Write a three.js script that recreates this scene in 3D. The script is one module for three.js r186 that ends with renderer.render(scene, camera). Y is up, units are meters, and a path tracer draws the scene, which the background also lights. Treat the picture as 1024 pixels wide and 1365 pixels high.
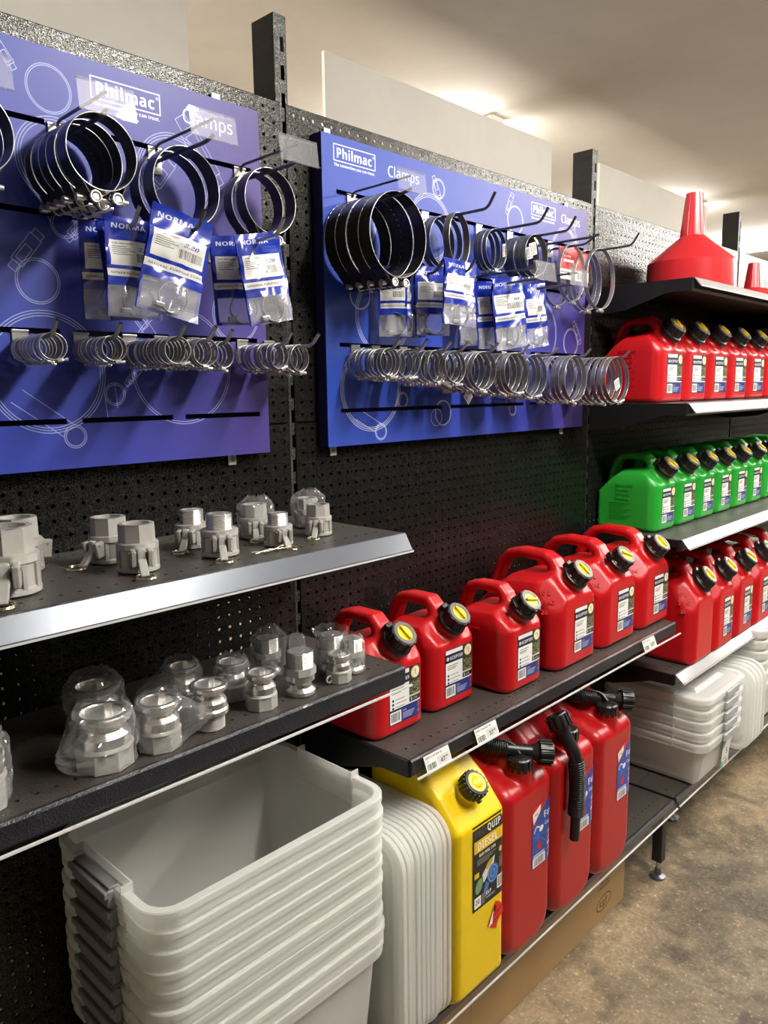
import * as THREE from 'three';
import { mergeGeometries, toCreasedNormals } from 'three/addons/utils/BufferGeometryUtils.js';
import { RoundedBoxGeometry } from 'three/addons/geometries/RoundedBoxGeometry.js';
import { RectAreaLightUniformsLib } from 'three/addons/lights/RectAreaLightUniformsLib.js';
import { FontLoader } from 'three/addons/loaders/FontLoader.js';
import { TextGeometry } from 'three/addons/geometries/TextGeometry.js';

// ---------------------------------------------------------------- camera, light, exposure
const F = 1.135;                                   // the datum of all heights below lies 1.135 m above the floor
const scene = new THREE.Scene();
const camera = new THREE.PerspectiveCamera(66.763, 1024 / 1365, 0.05, 60);
camera.position.set(-1.0192, 0.3994 + F, 1.2284);
camera.quaternion.setFromRotationMatrix(new THREE.Matrix4().makeBasis(
  new THREE.Vector3(0.68959, -0.013514, 0.724074), new THREE.Vector3(0.120857, 0.987952, -0.096663), new THREE.Vector3(-0.714044, 0.154167, 0.682916)));
scene.add(camera);
scene.background = new THREE.Color(0x000000);
const renderer = new THREE.WebGLRenderer({ antialias: true });
renderer.toneMapping = THREE.LinearToneMapping;
renderer.toneMappingExposure = 1.0;
renderer.shadowMap.enabled = true;
RectAreaLightUniformsLib.init();
const LAMP = { nits: 108, color: new THREE.Color(1.0, 0.965, 0.91), glow: 30 };
const CEIL = 1.8;
// battens on the ceiling: [x, z, length, along x?]
const BATTENS = [[0.55, 1.65, 1.5, false], [3.2, 1.65, 1.5, false], [5.85, 1.65, 1.5, false], [8.5, 1.65, 1.5, false],
  [2.52, -2.0, 1.4, false], [5.18, -2.0, 1.4, false], [-0.14, -2.0, 1.4, false], [7.2, -1.7, 1.4, false]];

// ---------------------------------------------------------------- helpers
let seed = 12345;
const rnd = () => { seed = (seed * 1664525 + 1013904223) >>> 0; return seed / 4294967296; };
const rr = (a, b) => a + (b - a) * rnd();
const V = (x, y, z) => new THREE.Vector3(x, y, z);
const used = {};
function numbered(n) { const k = used[n] ?? 0; used[n] = k + 1; return k ? n + '_' + String(k).padStart(3, '0') : n; }
function sh(o) { o.castShadow = true; o.receiveShadow = true; return o; }
function obj(name, geo, mat, parent) {
  const m = sh(new THREE.Mesh(Array.isArray(geo) ? merge(geo) : geo, mat));
  m.name = parent ? name : numbered(name); (parent ?? scene).add(m); return m;
}
function tag(o, label, category, group, kind) { o.userData.label = label; o.userData.category = category; if (group) o.userData.group = group; if (kind) o.userData.kind = kind; return o; }
function thing(name, label, category, pos = [0, 0, 0], turn = 0, group) {
  const o = new THREE.Group(); o.name = numbered(name); scene.add(o);
  o.position.set(pos[0], pos[1] + F, pos[2]); o.rotation.y = turn;
  return tag(o, label, category, group);
}
function copy(o, pos, turn = 0, label) {
  const c = o.clone(); c.name = numbered(o.name.replace(/_\d\d\d$/, '')); scene.add(c); c.position.set(pos[0], pos[1] + F, pos[2]); c.rotation.set(0, turn, 0);
  c.userData = { ...o.userData }; if (label) c.userData.label = label; return c;
}
function struct(name, geo, mat, label, category) { const o = obj(name, geo, mat); o.userData.kind = 'structure'; o.userData.label = label; o.userData.category = category; return o; }
function merge(list) {
  return mergeGeometries(list.map((g) => { const n = g.index ? g.toNonIndexed() : g.clone(); for (const k of Object.keys(n.attributes)) if (!['position', 'normal', 'uv'].includes(k)) n.deleteAttribute(k);
    if (!n.attributes.uv) n.setAttribute('uv', new THREE.BufferAttribute(new Float32Array(n.attributes.position.count * 2), 2)); n.clearGroups?.(); return n; }));
}
const box = (x0, x1, y0, y1, z0, z1) => new THREE.BoxGeometry(x1 - x0, y1 - y0, z1 - z0).translate((x0 + x1) / 2, (y0 + y1) / 2, (z0 + z1) / 2);
const rbox = (w, h, d, r, x = 0, y = 0, z = 0) => new RoundedBoxGeometry(w, h, d, 2, r).translate(x, y, z);
const cyl = (r0, r1, h, n = 20, open = false) => new THREE.CylinderGeometry(r1, r0, h, n, 1, open);
function tube(pts, r, seg = 24, rad = 8, closed = false) { return new THREE.TubeGeometry(new THREE.CatmullRomCurve3(pts, closed, 'catmullrom', 0.3), seg, r, rad, closed); }
function poly(pts, r, rad = 8, seg = 10) {   // straight runs with rounded bends
  const p = new THREE.CurvePath();
  for (let i = 0; i < pts.length - 1; i++) {
    const a = pts[i], b = pts[i + 1];
    const s = i === 0 ? a.clone() : a.clone().lerp(b, Math.min(0.35, 0.012 / a.distanceTo(b)));
    const e = i === pts.length - 2 ? b.clone() : b.clone().lerp(a, Math.min(0.35, 0.012 / a.distanceTo(b)));
    p.add(new THREE.LineCurve3(s, e));
    if (i < pts.length - 2) { const c = pts[i + 2]; p.add(new THREE.QuadraticBezierCurve3(e, b.clone(), b.clone().lerp(c, Math.min(0.35, 0.012 / b.distanceTo(c))))); }
  }
  return new THREE.TubeGeometry(p, seg * (pts.length - 1), r, rad, false);
}
const lathe = (pts, n = 36) => new THREE.LatheGeometry(pts.map(([x, y]) => new THREE.Vector2(x, y)), n);
const crisp = (pts) => { const o = []; pts.forEach((p, i) => { o.push(p); if (i && i < pts.length - 1) o.push([p[0], p[1]]); }); return o; };
function latheC(pts, n = 36) { return toCreasedNormals(lathe(pts, n), 0.6); }

// value noise
function hash(x, y) { let h = Math.imul(x, 374761393) + Math.imul(y, 668265263); h = Math.imul(h ^ (h >>> 13), 1274126177); return ((h ^ (h >>> 16)) >>> 0) / 4294967296; }
function vnoise(x, y, per) {
  const xi = Math.floor(x), yi = Math.floor(y), fx = x - xi, fy = y - yi, w = (i) => ((i % per) + per) % per;
  const u = fx * fx * (3 - 2 * fx), v = fy * fy * (3 - 2 * fy);
  const a = hash(w(xi), w(yi)), b = hash(w(xi + 1), w(yi)), c = hash(w(xi), w(yi + 1)), d = hash(w(xi + 1), w(yi + 1));
  return a + (b - a) * u + (c - a) * v + (a - b - c + d) * u * v;
}
function dataTex(n, fn, srgb, rep) {
  const d = new Uint8Array(n * n * 4);
  for (let y = 0; y < n; y++) for (let x = 0; x < n; x++) { const c = fn(x / n, y / n, x, y), k = (y * n + x) * 4; d[k] = c[0]; d[k + 1] = c[1] ?? c[0]; d[k + 2] = c[2] ?? c[0]; d[k + 3] = 255; }
  const t = new THREE.DataTexture(d, n, n); t.wrapS = t.wrapT = THREE.RepeatWrapping; t.magFilter = THREE.LinearFilter; t.minFilter = THREE.LinearMipmapLinearFilter; t.generateMipmaps = true;
  if (srgb) t.colorSpace = THREE.SRGBColorSpace; if (rep) t.repeat.set(rep, rep); t.needsUpdate = true; return t;
}
function canvasTex(w, h, draw) {
  const c = document.createElement('canvas'); c.width = w; c.height = h; const g = c.getContext('2d'); draw(g, w, h);
  const t = new THREE.CanvasTexture(c); t.colorSpace = THREE.SRGBColorSpace; t.anisotropy = 8; return t;
}
const std = (c, roughness = 0.5, metalness = 0, more = {}) => new THREE.MeshStandardMaterial({ color: c, roughness, metalness, side: THREE.DoubleSide, ...more });
const phys = (c, roughness = 0.5, more = {}) => new THREE.MeshPhysicalMaterial({ color: c, roughness, side: THREE.DoubleSide, ...more });
const lin = (r, g, b) => new THREE.Color().setRGB(r, g, b);

// ---------------------------------------------------------------- materials
const hammer = dataTex(256, (u, v) => { const a = vnoise(u * 64, v * 64, 64), b = vnoise(u * 128 + 7, v * 128, 128); return [255 * Math.min(1, Math.max(0, (a * 0.65 + b * 0.35 - 0.25) * 1.7))]; }, false, 1 / 0.1);
const fine = dataTex(256, (u, v) => [255 * (0.5 * vnoise(u * 64, v * 64, 64) + 0.5 * vnoise(u * 128, v * 128, 128))], false, 1 / 0.2);
const plaster = dataTex(256, (u, v) => { const n = 0.6 * vnoise(u * 5, v * 5, 5) + 0.25 * vnoise(u * 16, v * 16, 16) + 0.15 * vnoise(u * 64, v * 64, 64); const k = 232 + 20 * (n - 0.5); return [k, k * 0.99, k * 0.975]; }, true, 1 / 2.2);
const concreteTex = dataTex(1024, (u, v) => {
  const big = vnoise(u * 6, v * 6, 6), mid = vnoise(u * 18 + 3, v * 18, 18), sm = vnoise(u * 70, v * 70, 70), fi = vnoise(u * 260, v * 260, 260), gr = hash(Math.floor(u * 1024), Math.floor(v * 1024));
  const patch = vnoise(u * 4 + 2, v * 4 + 1, 4) * 0.6 + vnoise(u * 30, v * 30, 30) * 0.4; const crk = Math.abs(vnoise(u * 11 + 5, v * 11, 11) - 0.5);
  let k = 0.50 + 0.10 * (big - 0.5) + 0.10 * (mid - 0.5) + 0.09 * (sm - 0.5) + 0.09 * (fi - 0.5) + 0.09 * (gr - 0.5);
  if (mid > 0.68) k -= (mid - 0.68) * 0.45; if (fi > 0.88 && gr > 0.6) k += 0.2; if (sm > 0.82) k -= 0.06; if (patch > 0.56) k -= Math.min(0.09, (patch - 0.56) * 0.9); if (crk < 0.006 && big > 0.5) k -= 0.05;
  return [255 * k * (1.05 + 0.05 * big), 255 * k * 0.955, 255 * k * (0.745 + 0.05 * (1 - big))].map((q) => Math.max(0, Math.min(255, q)));
}, true, 1 / 1.6);
const fleck = dataTex(256, (u, v) => { const a = vnoise(u * 64, v * 64, 64), b = vnoise(u * 128 + 7, v * 128, 128); const k = a * 0.5 + b * 0.5; const q = k > 0.58 ? 118 + 50 * b : k > 0.45 ? 92 : 66; return [q, q, q * 0.98]; }, true, 1 / 0.1);
const M = {
  peg: std(lin(0.3, 0.3, 0.295), 0.26, 0.8, { map: fleck, bumpMap: hammer, bumpScale: 0.0003 }),
  post: std(lin(0.38, 0.38, 0.365), 0.34, 0.6, { map: fleck, bumpMap: hammer, bumpScale: 0.0008 }),
  deck: std(lin(0.06, 0.053, 0.045), 0.36, 0.05, { bumpMap: hammer, bumpScale: 0.0005 }),
  lip: std(lin(0.018, 0.019, 0.026), 0.36, 0.0, { bumpMap: hammer, bumpScale: 0.0007 }),
  black: std(lin(0.009, 0.009, 0.009), 0.42),
  strip: phys(lin(1, 1, 1), 0.04, { transmission: 1, thickness: 0, ior: 1.5, specularIntensity: 1 }),
  stripEdge: phys(lin(0.85, 0.86, 0.86), 0.3, { transmission: 0.25, thickness: 0 }),
  silver: std(lin(0.29, 0.29, 0.285), 0.36, 0.5),
  wall: std(lin(0.76, 0.7, 0.61), 0.85, 0, { map: plaster }),
  board: std(lin(0.95, 0.935, 0.88), 0.7, 0, { map: plaster }),
  ceiling: std(lin(0.8, 0.755, 0.69), 0.85, 0, { map: plaster }),
  concrete: std(0xffffff, 0.55, 0, { map: concreteTex, bumpMap: concreteTex, bumpScale: 0.0008 }),
  white: std(0xf0efec, 0.4),
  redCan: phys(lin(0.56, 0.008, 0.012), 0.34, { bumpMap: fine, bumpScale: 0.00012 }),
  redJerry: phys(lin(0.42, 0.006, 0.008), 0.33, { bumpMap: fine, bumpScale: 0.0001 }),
  redFunnel: phys(lin(0.6, 0.022, 0.03), 0.25),
  green: phys(lin(0.022, 0.37, 0.035), 0.36, { bumpMap: fine, bumpScale: 0.00012 }),
  yellow: phys(lin(0.86, 0.6, 0.0), 0.36),
  capBlack: std(lin(0.014, 0.013, 0.012), 0.38),
  capRing: std(lin(0.11, 0.11, 0.1), 0.4),
  capYellow: std(lin(0.86, 0.66, 0.01), 0.4),
  steel: std(lin(0.46, 0.46, 0.445), 0.34, 0.85),
  wire: std(lin(0.5, 0.5, 0.5), 0.3, 1),
  hookDark: std(lin(0.16, 0.16, 0.17), 0.35, 0.8),
  tband: std(lin(0.075, 0.075, 0.07), 0.3, 0.6),
  tbandBrown: std(lin(0.042, 0.036, 0.029), 0.24, 0.45),
  oliveBand: std(lin(0.17, 0.17, 0.15), 0.38, 0.6),
  bolt: std(lin(0.85, 0.83, 0.78), 0.28, 0.8),
  cast: std(lin(0.5, 0.485, 0.445), 0.42, 0.5, { bumpMap: fine, bumpScale: 0.0004 }),
  alu: std(lin(0.8, 0.795, 0.775), 0.27, 0.85),
  aluDark: std(lin(0.56, 0.55, 0.51), 0.42, 0.5, { bumpMap: fine, bumpScale: 0.0004 }),
  brass: std(lin(0.66, 0.58, 0.42), 0.22, 1),
  film: phys(lin(0.98, 0.98, 0.98), 0.05, { transmission: 0.93, thickness: 0, ior: 1.45 }),
  pp: phys(lin(0.96, 0.96, 0.935), 0.82, { transmission: 0.6, thickness: 0, ior: 1.45, clearcoat: 0.5, clearcoatRoughness: 0.25 }),
  ppClear: phys(lin(0.86, 0.86, 0.84), 0.22, { transmission: 0.7, thickness: 0, ior: 1.45 }),
  latch: std(lin(0.27, 0.27, 0.275), 0.42),
  latchPale: std(lin(0.42, 0.42, 0.42), 0.4),
  clearFlag: phys(lin(0.95, 0.96, 0.98), 0.06, { transmission: 0.9, thickness: 0, ior: 1.5 }),
  paper: std(0xf2f1ec, 0.6),
  card: std(lin(0.36, 0.235, 0.115), 0.8, 0, { bumpMap: fine, bumpScale: 0.0002 }),
  blueEdge: std(lin(0.018, 0.02, 0.11), 0.35),
  bagBlue: phys(lin(0.012, 0.03, 0.36), 0.22),
  redCard: std(lin(0.55, 0.03, 0.03), 0.5),
  hose: std(lin(0.012, 0.012, 0.012), 0.34),
};

// ---------------------------------------------------------------- room shell
{
  const X0 = -4.5, X1 = 17, Z0 = -7, Z1 = 3.4, t = 0.15;
  const plane = (w, h) => { const g = new THREE.PlaneGeometry(w, h); const uv = g.attributes.uv; for (let i = 0; i < uv.count; i++) uv.setXY(i, uv.getX(i) * w, uv.getY(i) * h); return g; };
  const slab = (x0, x1, y0, y1, z0, z1) => { const g = box(x0, x1, y0, y1, z0, z1), p = g.attributes.position, n = g.attributes.normal, uv = g.attributes.uv;
    for (let i = 0; i < p.count; i++) { const ax = Math.abs(n.getX(i)), ay = Math.abs(n.getY(i)); uv.setXY(i, ax > 0.5 ? p.getZ(i) : p.getX(i), ay > 0.5 ? p.getZ(i) : p.getY(i)); } return g; };
  const C = CEIL + F;
  struct('floor', slab(X0 - t, X1 + t, -t, 0, Z0 - t, Z1 + t), M.concrete, 'worn brown concrete floor with stains and grit', 'floor');
  struct('ceiling', slab(X0 - t, X1 + t, C, C + t, Z0 - t, Z1 + t), M.ceiling, 'beige painted plaster ceiling above the shelves', 'ceiling');
  struct('wall_left', slab(X0 - t, X0, 0, C, Z0, Z1), M.wall, 'beige end wall of the shop behind the camera side', 'wall');
  struct('wall_right', slab(X1, X1 + t, 0, C, Z0, Z1), M.wall, 'beige far end wall of the shop', 'wall');
  struct('wall_back', slab(X0, X1, 0, C, Z0 - t, Z0), M.wall, 'beige back wall beyond the next aisle', 'wall');
  struct('wall_front', slab(X0, X1, 0, C, Z1, Z1 + t), M.wall, 'beige wall across the aisle', 'wall');
  const boards = [[-1.07, 0.327, 'cream painted partition board with its right edge beside the first tall upright'], [0.847, 2.244, 'cream scuffed partition board standing between the two tall uprights'], [2.689, 4.05, 'plain pale partition board standing behind the red funnel']];
  for (const [x0, x1, label] of boards) tag(obj('partition_board', slab(x0, x1, 0, 1.505 + F, -0.812, -0.8), M.board), label, 'partition');
}
// lamps
BATTENS.forEach(([x, z, len, along], i) => {
  const names = ['over the aisle by the clamp displays', 'over the aisle by the green cans', 'over the aisle beyond the green cans', 'farthest along the aisle', 'on the ceiling behind the middle partition board', 'on the ceiling behind the red funnel', 'behind the first partition board', 'glowing beyond the third tall upright'];
  const o = thing('ceiling_batten', 'white fluorescent batten lamp ' + names[i], 'lamp', [x, CEIL, z], along ? 0 : Math.PI / 2, 'ceiling battens');
  const g = new THREE.Shape([[-0.05, 0], [0.05, 0], [0.065, -0.045], [-0.065, -0.045]].map(([a, b]) => new THREE.Vector2(a, b)));
  obj('housing', new THREE.ExtrudeGeometry(g, { depth: len, bevelEnabled: false }).rotateY(Math.PI / 2).translate(-len / 2, 0, 0), M.white, o);
  const d = std(0xffffff, 0.5); d.emissive = LAMP.color.clone(); d.emissiveIntensity = LAMP.glow;
  obj('diffuser', rbox(len - 0.04, 0.06, 0.11, 0.014, 0, -0.075, 0), d, o);
  const rect = (w, h, px, py, pz, rx, ry) => { const L = new THREE.RectAreaLight(LAMP.color, LAMP.nits, w, h); L.position.set(px, py, pz); L.rotation.set(rx, ry, 0); L.castShadow = true; L.name = 'tube_light'; o.add(L); };
  rect(len - 0.05, 0.1, 0, -0.107, 0, -Math.PI / 2, 0);
  rect(len - 0.05, 0.055, 0, -0.075, -0.057, 0, 0); rect(len - 0.05, 0.055, 0, -0.075, 0.057, 0, Math.PI);
});

// ---------------------------------------------------------------- gondola: uprights and pegboard
function perforated(cols, rows, x0, x1, y0, y1, r, depth) {   // sheet at z = 0 facing +z with real round holes; edges folded back
  const P = [], N = [], U = [], I = []; const S = 8; let n = 0;
  const vert = (x, y, z, nx, ny, nz) => { P.push(x, y, z); N.push(nx, ny, nz); U.push(x, y); return n++; };
  const xb = [x0], yb = [y0];
  for (let i = 0; i < cols.length - 1; i++) xb.push((cols[i] + cols[i + 1]) / 2); xb.push(x1);
  for (let i = 0; i < rows.length - 1; i++) yb.push((rows[i] + rows[i + 1]) / 2); yb.push(y1);
  for (let j = 0; j < rows.length; j++) for (let i = 0; i < cols.length; i++) {
    const a = xb[i], b = xb[i + 1], c = yb[j], d = yb[j + 1], cx = cols[i], cy = rows[j];
    const cor = [vert(b, d, 0, 0, 0, 1), vert(a, d, 0, 0, 0, 1), vert(a, c, 0, 0, 0, 1), vert(b, c, 0, 0, 0, 1)], ring = [];
    for (let k = 0; k < S; k++) { const t = (k / S) * Math.PI * 2; ring.push(vert(cx + r * Math.cos(t), cy + r * Math.sin(t), 0, 0, 0, 1)); }
    for (let k = 0; k < 4; k++) { const p = ring[(2 * k) % S], q = ring[(2 * k + 1) % S], s = ring[(2 * k + 2) % S]; I.push(cor[k], q, p, cor[k], s, q, cor[k], cor[(k + 1) % 4], s); }
    if (depth) {
      const f = [], g = [];
      for (let k = 0; k < S; k++) { const t = (k / S) * Math.PI * 2, ct = Math.cos(t), st = Math.sin(t); f.push(vert(cx + r * ct, cy + r * st, 0, -ct, -st, 0)); g.push(vert(cx + r * ct, cy + r * st, -depth, -ct, -st, 0)); }
      for (let k = 0; k < S; k++) { const m = (k + 1) % S; I.push(f[k], f[m], g[m], f[k], g[m], g[k]); }
    }
  }
  const geo = new THREE.BufferGeometry();
  geo.setAttribute('position', new THREE.Float32BufferAttribute(P, 3)); geo.setAttribute('normal', new THREE.Float32BufferAttribute(N, 3)); geo.setAttribute('uv', new THREE.Float32BufferAttribute(U, 2)); geo.setIndex(I);
  return geo;
}
const frame = thing('gondola_frame', 'black hammered steel gondola frame with slotted uprights and pegboard back panels', 'shelving frame', [0, -F, 0]);
{
  const cols = []; for (let k = 0; k < 47; k++) cols.push(0.0276 + 0.025 * k);
  const bands = [[0.3385, 0.9443, 0.3535], [-0.2685, 0.3365, -0.25], [-0.875, -0.2705, -0.8565]];
  for (const [lo, hi, first] of bands) {
    const rows = []; for (let y = first; y < hi - 0.008; y += 0.025) rows.push(y - lo);
    const H = hi - lo;
    const front = perforated(cols, rows, 0.0075, 1.1925, 0, H, 0.0036, 0.0016), back = perforated(cols, rows, 0.0075, 1.1925, 0, H, 0.0036, 0).rotateY(Math.PI).translate(1.2, 0, -0.066);
    const fold = merge([box(0.0075, 1.1925, H - 0.001, H, -0.014, 0), box(0.0075, 1.1925, 0, 0.001, -0.014, 0), box(0.0075, 0.0085, 0, H, -0.012, 0), box(1.1915, 1.1925, 0, H, -0.012, 0)]);
    const fg = merge([front, fold]), bg = merge([back]);
    for (let b = -1; b < 3; b++) {
      const p = obj('pegboard_panel', fg, M.peg, frame); p.position.set(b * 1.2, lo + F, 0);
      const q = obj('rear_pegboard_panel', bg, M.peg, frame); q.position.set(b * 1.2, lo + F, 0);
    }
  }
  // upright: C channel with slotted face
  const top = 1.101, bot = -1.12;
  const face = new THREE.Shape([[-0.015, bot], [0.015, bot], [0.015, top], [-0.015, top]].map(([a, b]) => new THREE.Vector2(a, b)));
  for (let y = 1.05; y > -0.95; y -= 0.05) { const h = new THREE.Path(); h.moveTo(0.0, y - 0.013); h.lineTo(0.009, y - 0.013); h.lineTo(0.009, y + 0.013); h.lineTo(0.0, y + 0.013); h.closePath(); face.holes.push(h); }
  const fgeo = new THREE.ExtrudeGeometry(face, { depth: 0.002, bevelEnabled: false }).translate(0, 0, -0.004);
  const up = merge([fgeo, box(-0.015, -0.013, bot, top, -0.067, -0.002), box(0.013, 0.015, bot, top, -0.067, -0.002), box(-0.015, 0.015, bot, top - 0.025, -0.067, -0.065)]);
  for (let b = 0; b < 4; b++) { const u = obj('upright', up, M.post, frame); u.position.set(b * 1.2, F, 0); }
}
// shelving across the aisle, behind the camera's right shoulder
{
  const o = thing('opposite_gondola', 'dark steel shelving run across the aisle, facing the fuel cans', 'shelving frame', [0, -F, 2.3]);
  obj('back_panel', box(-4.4, 9, 0, 2.08, 0, 0.04), M.peg, o);
  for (const y of [0.25, 0.7, 1.1, 1.5]) obj('shelf_deck', box(-4.4, 9, y - 0.03, y, -0.3, 0), M.lip, o);
}
// legs
[0, 1.2, 2.4].forEach((x, i) => {
  const o = thing('base_leg', ['black square leg with levelling foot under the stacked bins', 'black square leg with round levelling foot beside the cardboard box', 'black square leg with levelling foot under the far bins'][i], 'shelf leg', [x, -F, 0.285], 0, 'levelling legs');
  obj('post', rbox(0.032, 0.178, 0.032, 0.003, 0, 0.1465, 0), M.black, o);
  obj('threaded_stem', cyl(0.006, 0.006, 0.06, 12).translate(0, 0.035, 0), M.wire, o);
  obj('foot', latheC([[0.0, 0.0], [0.024, 0.0], [0.024, 0.006], [0.012, 0.012], [0.009, 0.03], [0, 0.03]], 24), M.hookDark, o);
});

// ---------------------------------------------------------------- shelves
const ticketTex = (price, sub) => canvasTex(256, 128, (g, w, h) => {
  g.fillStyle = '#f1efe9'; g.fillRect(0, 0, w, h); g.fillStyle = '#3a3a38'; g.font = 'bold 20px sans-serif'; g.fillText(sub, 12, 28); g.font = '13px sans-serif'; g.fillText('each', 12, 52);
  g.fillStyle = '#d8d6cf'; g.fillRect(120, 44, 124, 66); g.fillStyle = '#222'; g.font = 'bold 46px sans-serif'; g.fillText(price, 150, 96); g.font = 'bold 20px sans-serif'; g.fillText('00', 205, 74);
  for (let i = 0; i < 22; i++) { g.fillRect(14 + i * 4.2, 66, hash(i, 3) > 0.5 ? 2.6 : 1.2, 44); }
});
const tickets = { a: ticketTex('47', 'JERRY CAN RED 5L'), b: ticketTex('37', 'JERRY CAN RED 10L'), c: ticketTex('69', 'JERRY CAN 20L') };
const deckGeo = (() => {
  const cols = []; for (let k = 0; k < 46; k++) cols.push(0.04 + 0.025 * k);
  return merge([perforated(cols, [0.04, 0.125, 0.21, 0.275], 0.008, 1.192, 0, 0.306, 0.003, 0.001).rotateX(-Math.PI / 2).translate(0, 0, 0.306), box(0.008, 1.192, -0.012, -0.011, 0.004, 0.306), box(0.008, 1.192, -0.012, 0, 0.003, 0.004)]);
})();
function shelf(x0, y, label, o = {}) {
  const t = thing('shelf', label, 'shelf', [x0, y, o.dz ?? 0]);
  const d = obj('deck', deckGeo, M.deck, t);
  const lh = o.flat && o.dz ? 0.025 : 0.036;
  const lipS = new THREE.Shape([[0.300, 0.0], [0.306, 0.0005], [0.310, -0.003], [0.310, -lh + 0.006], [0.304, -lh], [0.294, -lh], [0.294, -lh + 0.003], [0.3, -0.003]].map(([a, b]) => new THREE.Vector2(-a, b)));
  obj('front_lip', new THREE.ExtrudeGeometry(lipS, { depth: 1.184, bevelEnabled: false }).rotateY(Math.PI / 2).translate(0.008, 0, 0), o.lip ?? M.lip, t);
  const br = new THREE.Shape([[0.0, -0.001], [0.304, -0.001], [0.304, -0.034], [0.235, -0.036], [0.11, -0.075], [0, -0.085]].map(([a, b]) => new THREE.Vector2(-a, b)));
  const flatBr = new THREE.Shape([[0.0, -0.001], [0.304, -0.001], [0.304, -0.024], [0, -0.03]].map(([a, b]) => new THREE.Vector2(-a, b)));
  for (const x of [0.003, 1.193]) obj('bracket', new THREE.ExtrudeGeometry(o.flat ? flatBr : br, { depth: 0.004, bevelEnabled: false }).rotateY(Math.PI / 2).translate(x, 0, 0), M.black, t);
  if (o.strip !== null) {
    const s = o.strip ?? { top: [0.3115, -0.0036], bot: lh < 0.03 ? [0.319, -0.0225] : [0.322, -0.031] };
    const prof = new THREE.Shape(); const [a, b] = s.top, [c, e] = s.bot;
    prof.moveTo(-(a - 0.014), b + 0.0022); prof.lineTo(-a, b + 0.0022); prof.lineTo(-c, e); prof.lineTo(-(c + 0.004), e - 0.001); prof.lineTo(-(c + 0.004), e + 0.0015); prof.lineTo(-(c + 0.0012), e + 0.002); prof.lineTo(-(a + 0.0008), b + 0.0034); prof.lineTo(-(a - 0.014), b + 0.0034); prof.closePath();
    obj('strip_edge', box(s.x ?? 0.008, (s.x ?? 0.008) + (s.len ?? 1.186), e - 0.0018, e + 0.0012, c + 0.0008, c + 0.0046), M.stripEdge, t).userData.label = 'pale lower edge of the ticket strip';
    obj('ticket_strip', new THREE.ExtrudeGeometry(prof, { depth: s.len ?? 1.186, bevelEnabled: false }).rotateY(Math.PI / 2).translate(s.x ?? 0.008, 0, 0), s.mat ?? M.strip, t);
    for (const [x, tex] of o.tickets ?? []) {
      const m = obj('price_ticket', new THREE.PlaneGeometry(0.075, 0.033), std(0xffffff, 0.5, 0, { map: tex }), t);
      m.position.set(x, (b + e) / 2, (a + c) / 2 + 0.0018); m.rotation.x = Math.atan2(a - c, b - e) ;
      m.userData.label = 'white shelf price ticket with barcode';
    }
  }
  return t;
}
const wide = { top: [0.311, -0.0036], bot: [0.330, -0.026], mat: M.silver };
shelf(-1.2, 0.148, 'upper shelf under the clamp display holding grey cast hose couplings', { strip: { top: [0.311, -0.0036], bot: [0.327, -0.03], mat: phys(lin(0.1, 0.11, 0.13), 0.28, { metalness: 0.5, clearcoat: 0.25, clearcoatRoughness: 0.15 }) } });
shelf(-1.2, -0.102, 'shelf above the clear bins holding polished and bagged hose adaptors');
shelf(0, -0.293, 'brown-black shelf with price tickets holding six red fuel cans', { tickets: [[0.075, tickets.a], [0.235, tickets.b], [1.0, tickets.c]] });
shelf(-1.2, -0.856, 'lowest shelf under the stack of clear bins', { flat: true, dz: 0.02 });
shelf(0, -0.856, 'lowest shelf under the tall yellow and red fuel cans', { flat: true, dz: 0.02 });
shelf(1.2, -0.856, 'lowest shelf under the small clear lidded bins', { flat: true, dz: 0.02 });
shelf(1.2, 0.702, 'top shelf holding the large red funnel', { strip: { top: [0.311, -0.0036], bot: [0.328, -0.024], mat: M.silver } });
shelf(1.2, 0.352, 'shelf holding the long row of red fuel cans', { strip: wide });
shelf(1.2, -0.047, 'shelf holding the row of green fuel cans', { strip: wide, flat: true });
shelf(1.2, -0.462, 'shelf holding tall red fuel cans above the lidded bins', { strip: { top: [0.311, -0.0036], bot: [0.333, -0.024], mat: phys(lin(0.62, 0.62, 0.62), 0.15, { transmission: 0.6, thickness: 0 }) }, tickets: [[0.33, tickets.c]] });
shelf(2.4, 0.702, 'far top shelf beyond the second funnel', { strip: { top: [0.311, -0.0036], bot: [0.328, -0.024], mat: M.silver } });
shelf(2.4, -0.856, 'far lowest shelf beyond the lidded bins', { flat: true, dz: 0.02 });

// ---------------------------------------------------------------- surface nets for moulded cans
function sdPoly(pts, px, py) {
  let d = 1e9, s = 1; const N = pts.length;
  for (let i = 0, j = N - 1; i < N; j = i, i++) {
    const ex = pts[j][0] - pts[i][0], ey = pts[j][1] - pts[i][1], wx = px - pts[i][0], wy = py - pts[i][1];
    const t = Math.min(1, Math.max(0, (wx * ex + wy * ey) / (ex * ex + ey * ey))), bx = wx - ex * t, by = wy - ey * t;
    d = Math.min(d, bx * bx + by * by);
    const c0 = py >= pts[i][1], c1 = py < pts[j][1], c2 = ex * wy > ey * wx;
    if ((c0 && c1 && c2) || (!c0 && !c1 && !c2)) s = -s;
  }
  return s * Math.sqrt(d);
}
const smin = (a, b, k) => { const h = Math.max(0, k - Math.abs(a - b)) / k; return Math.min(a, b) - h * h * k / 4; };
const smax = (a, b, k) => -smin(-a, -b, k);
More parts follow.
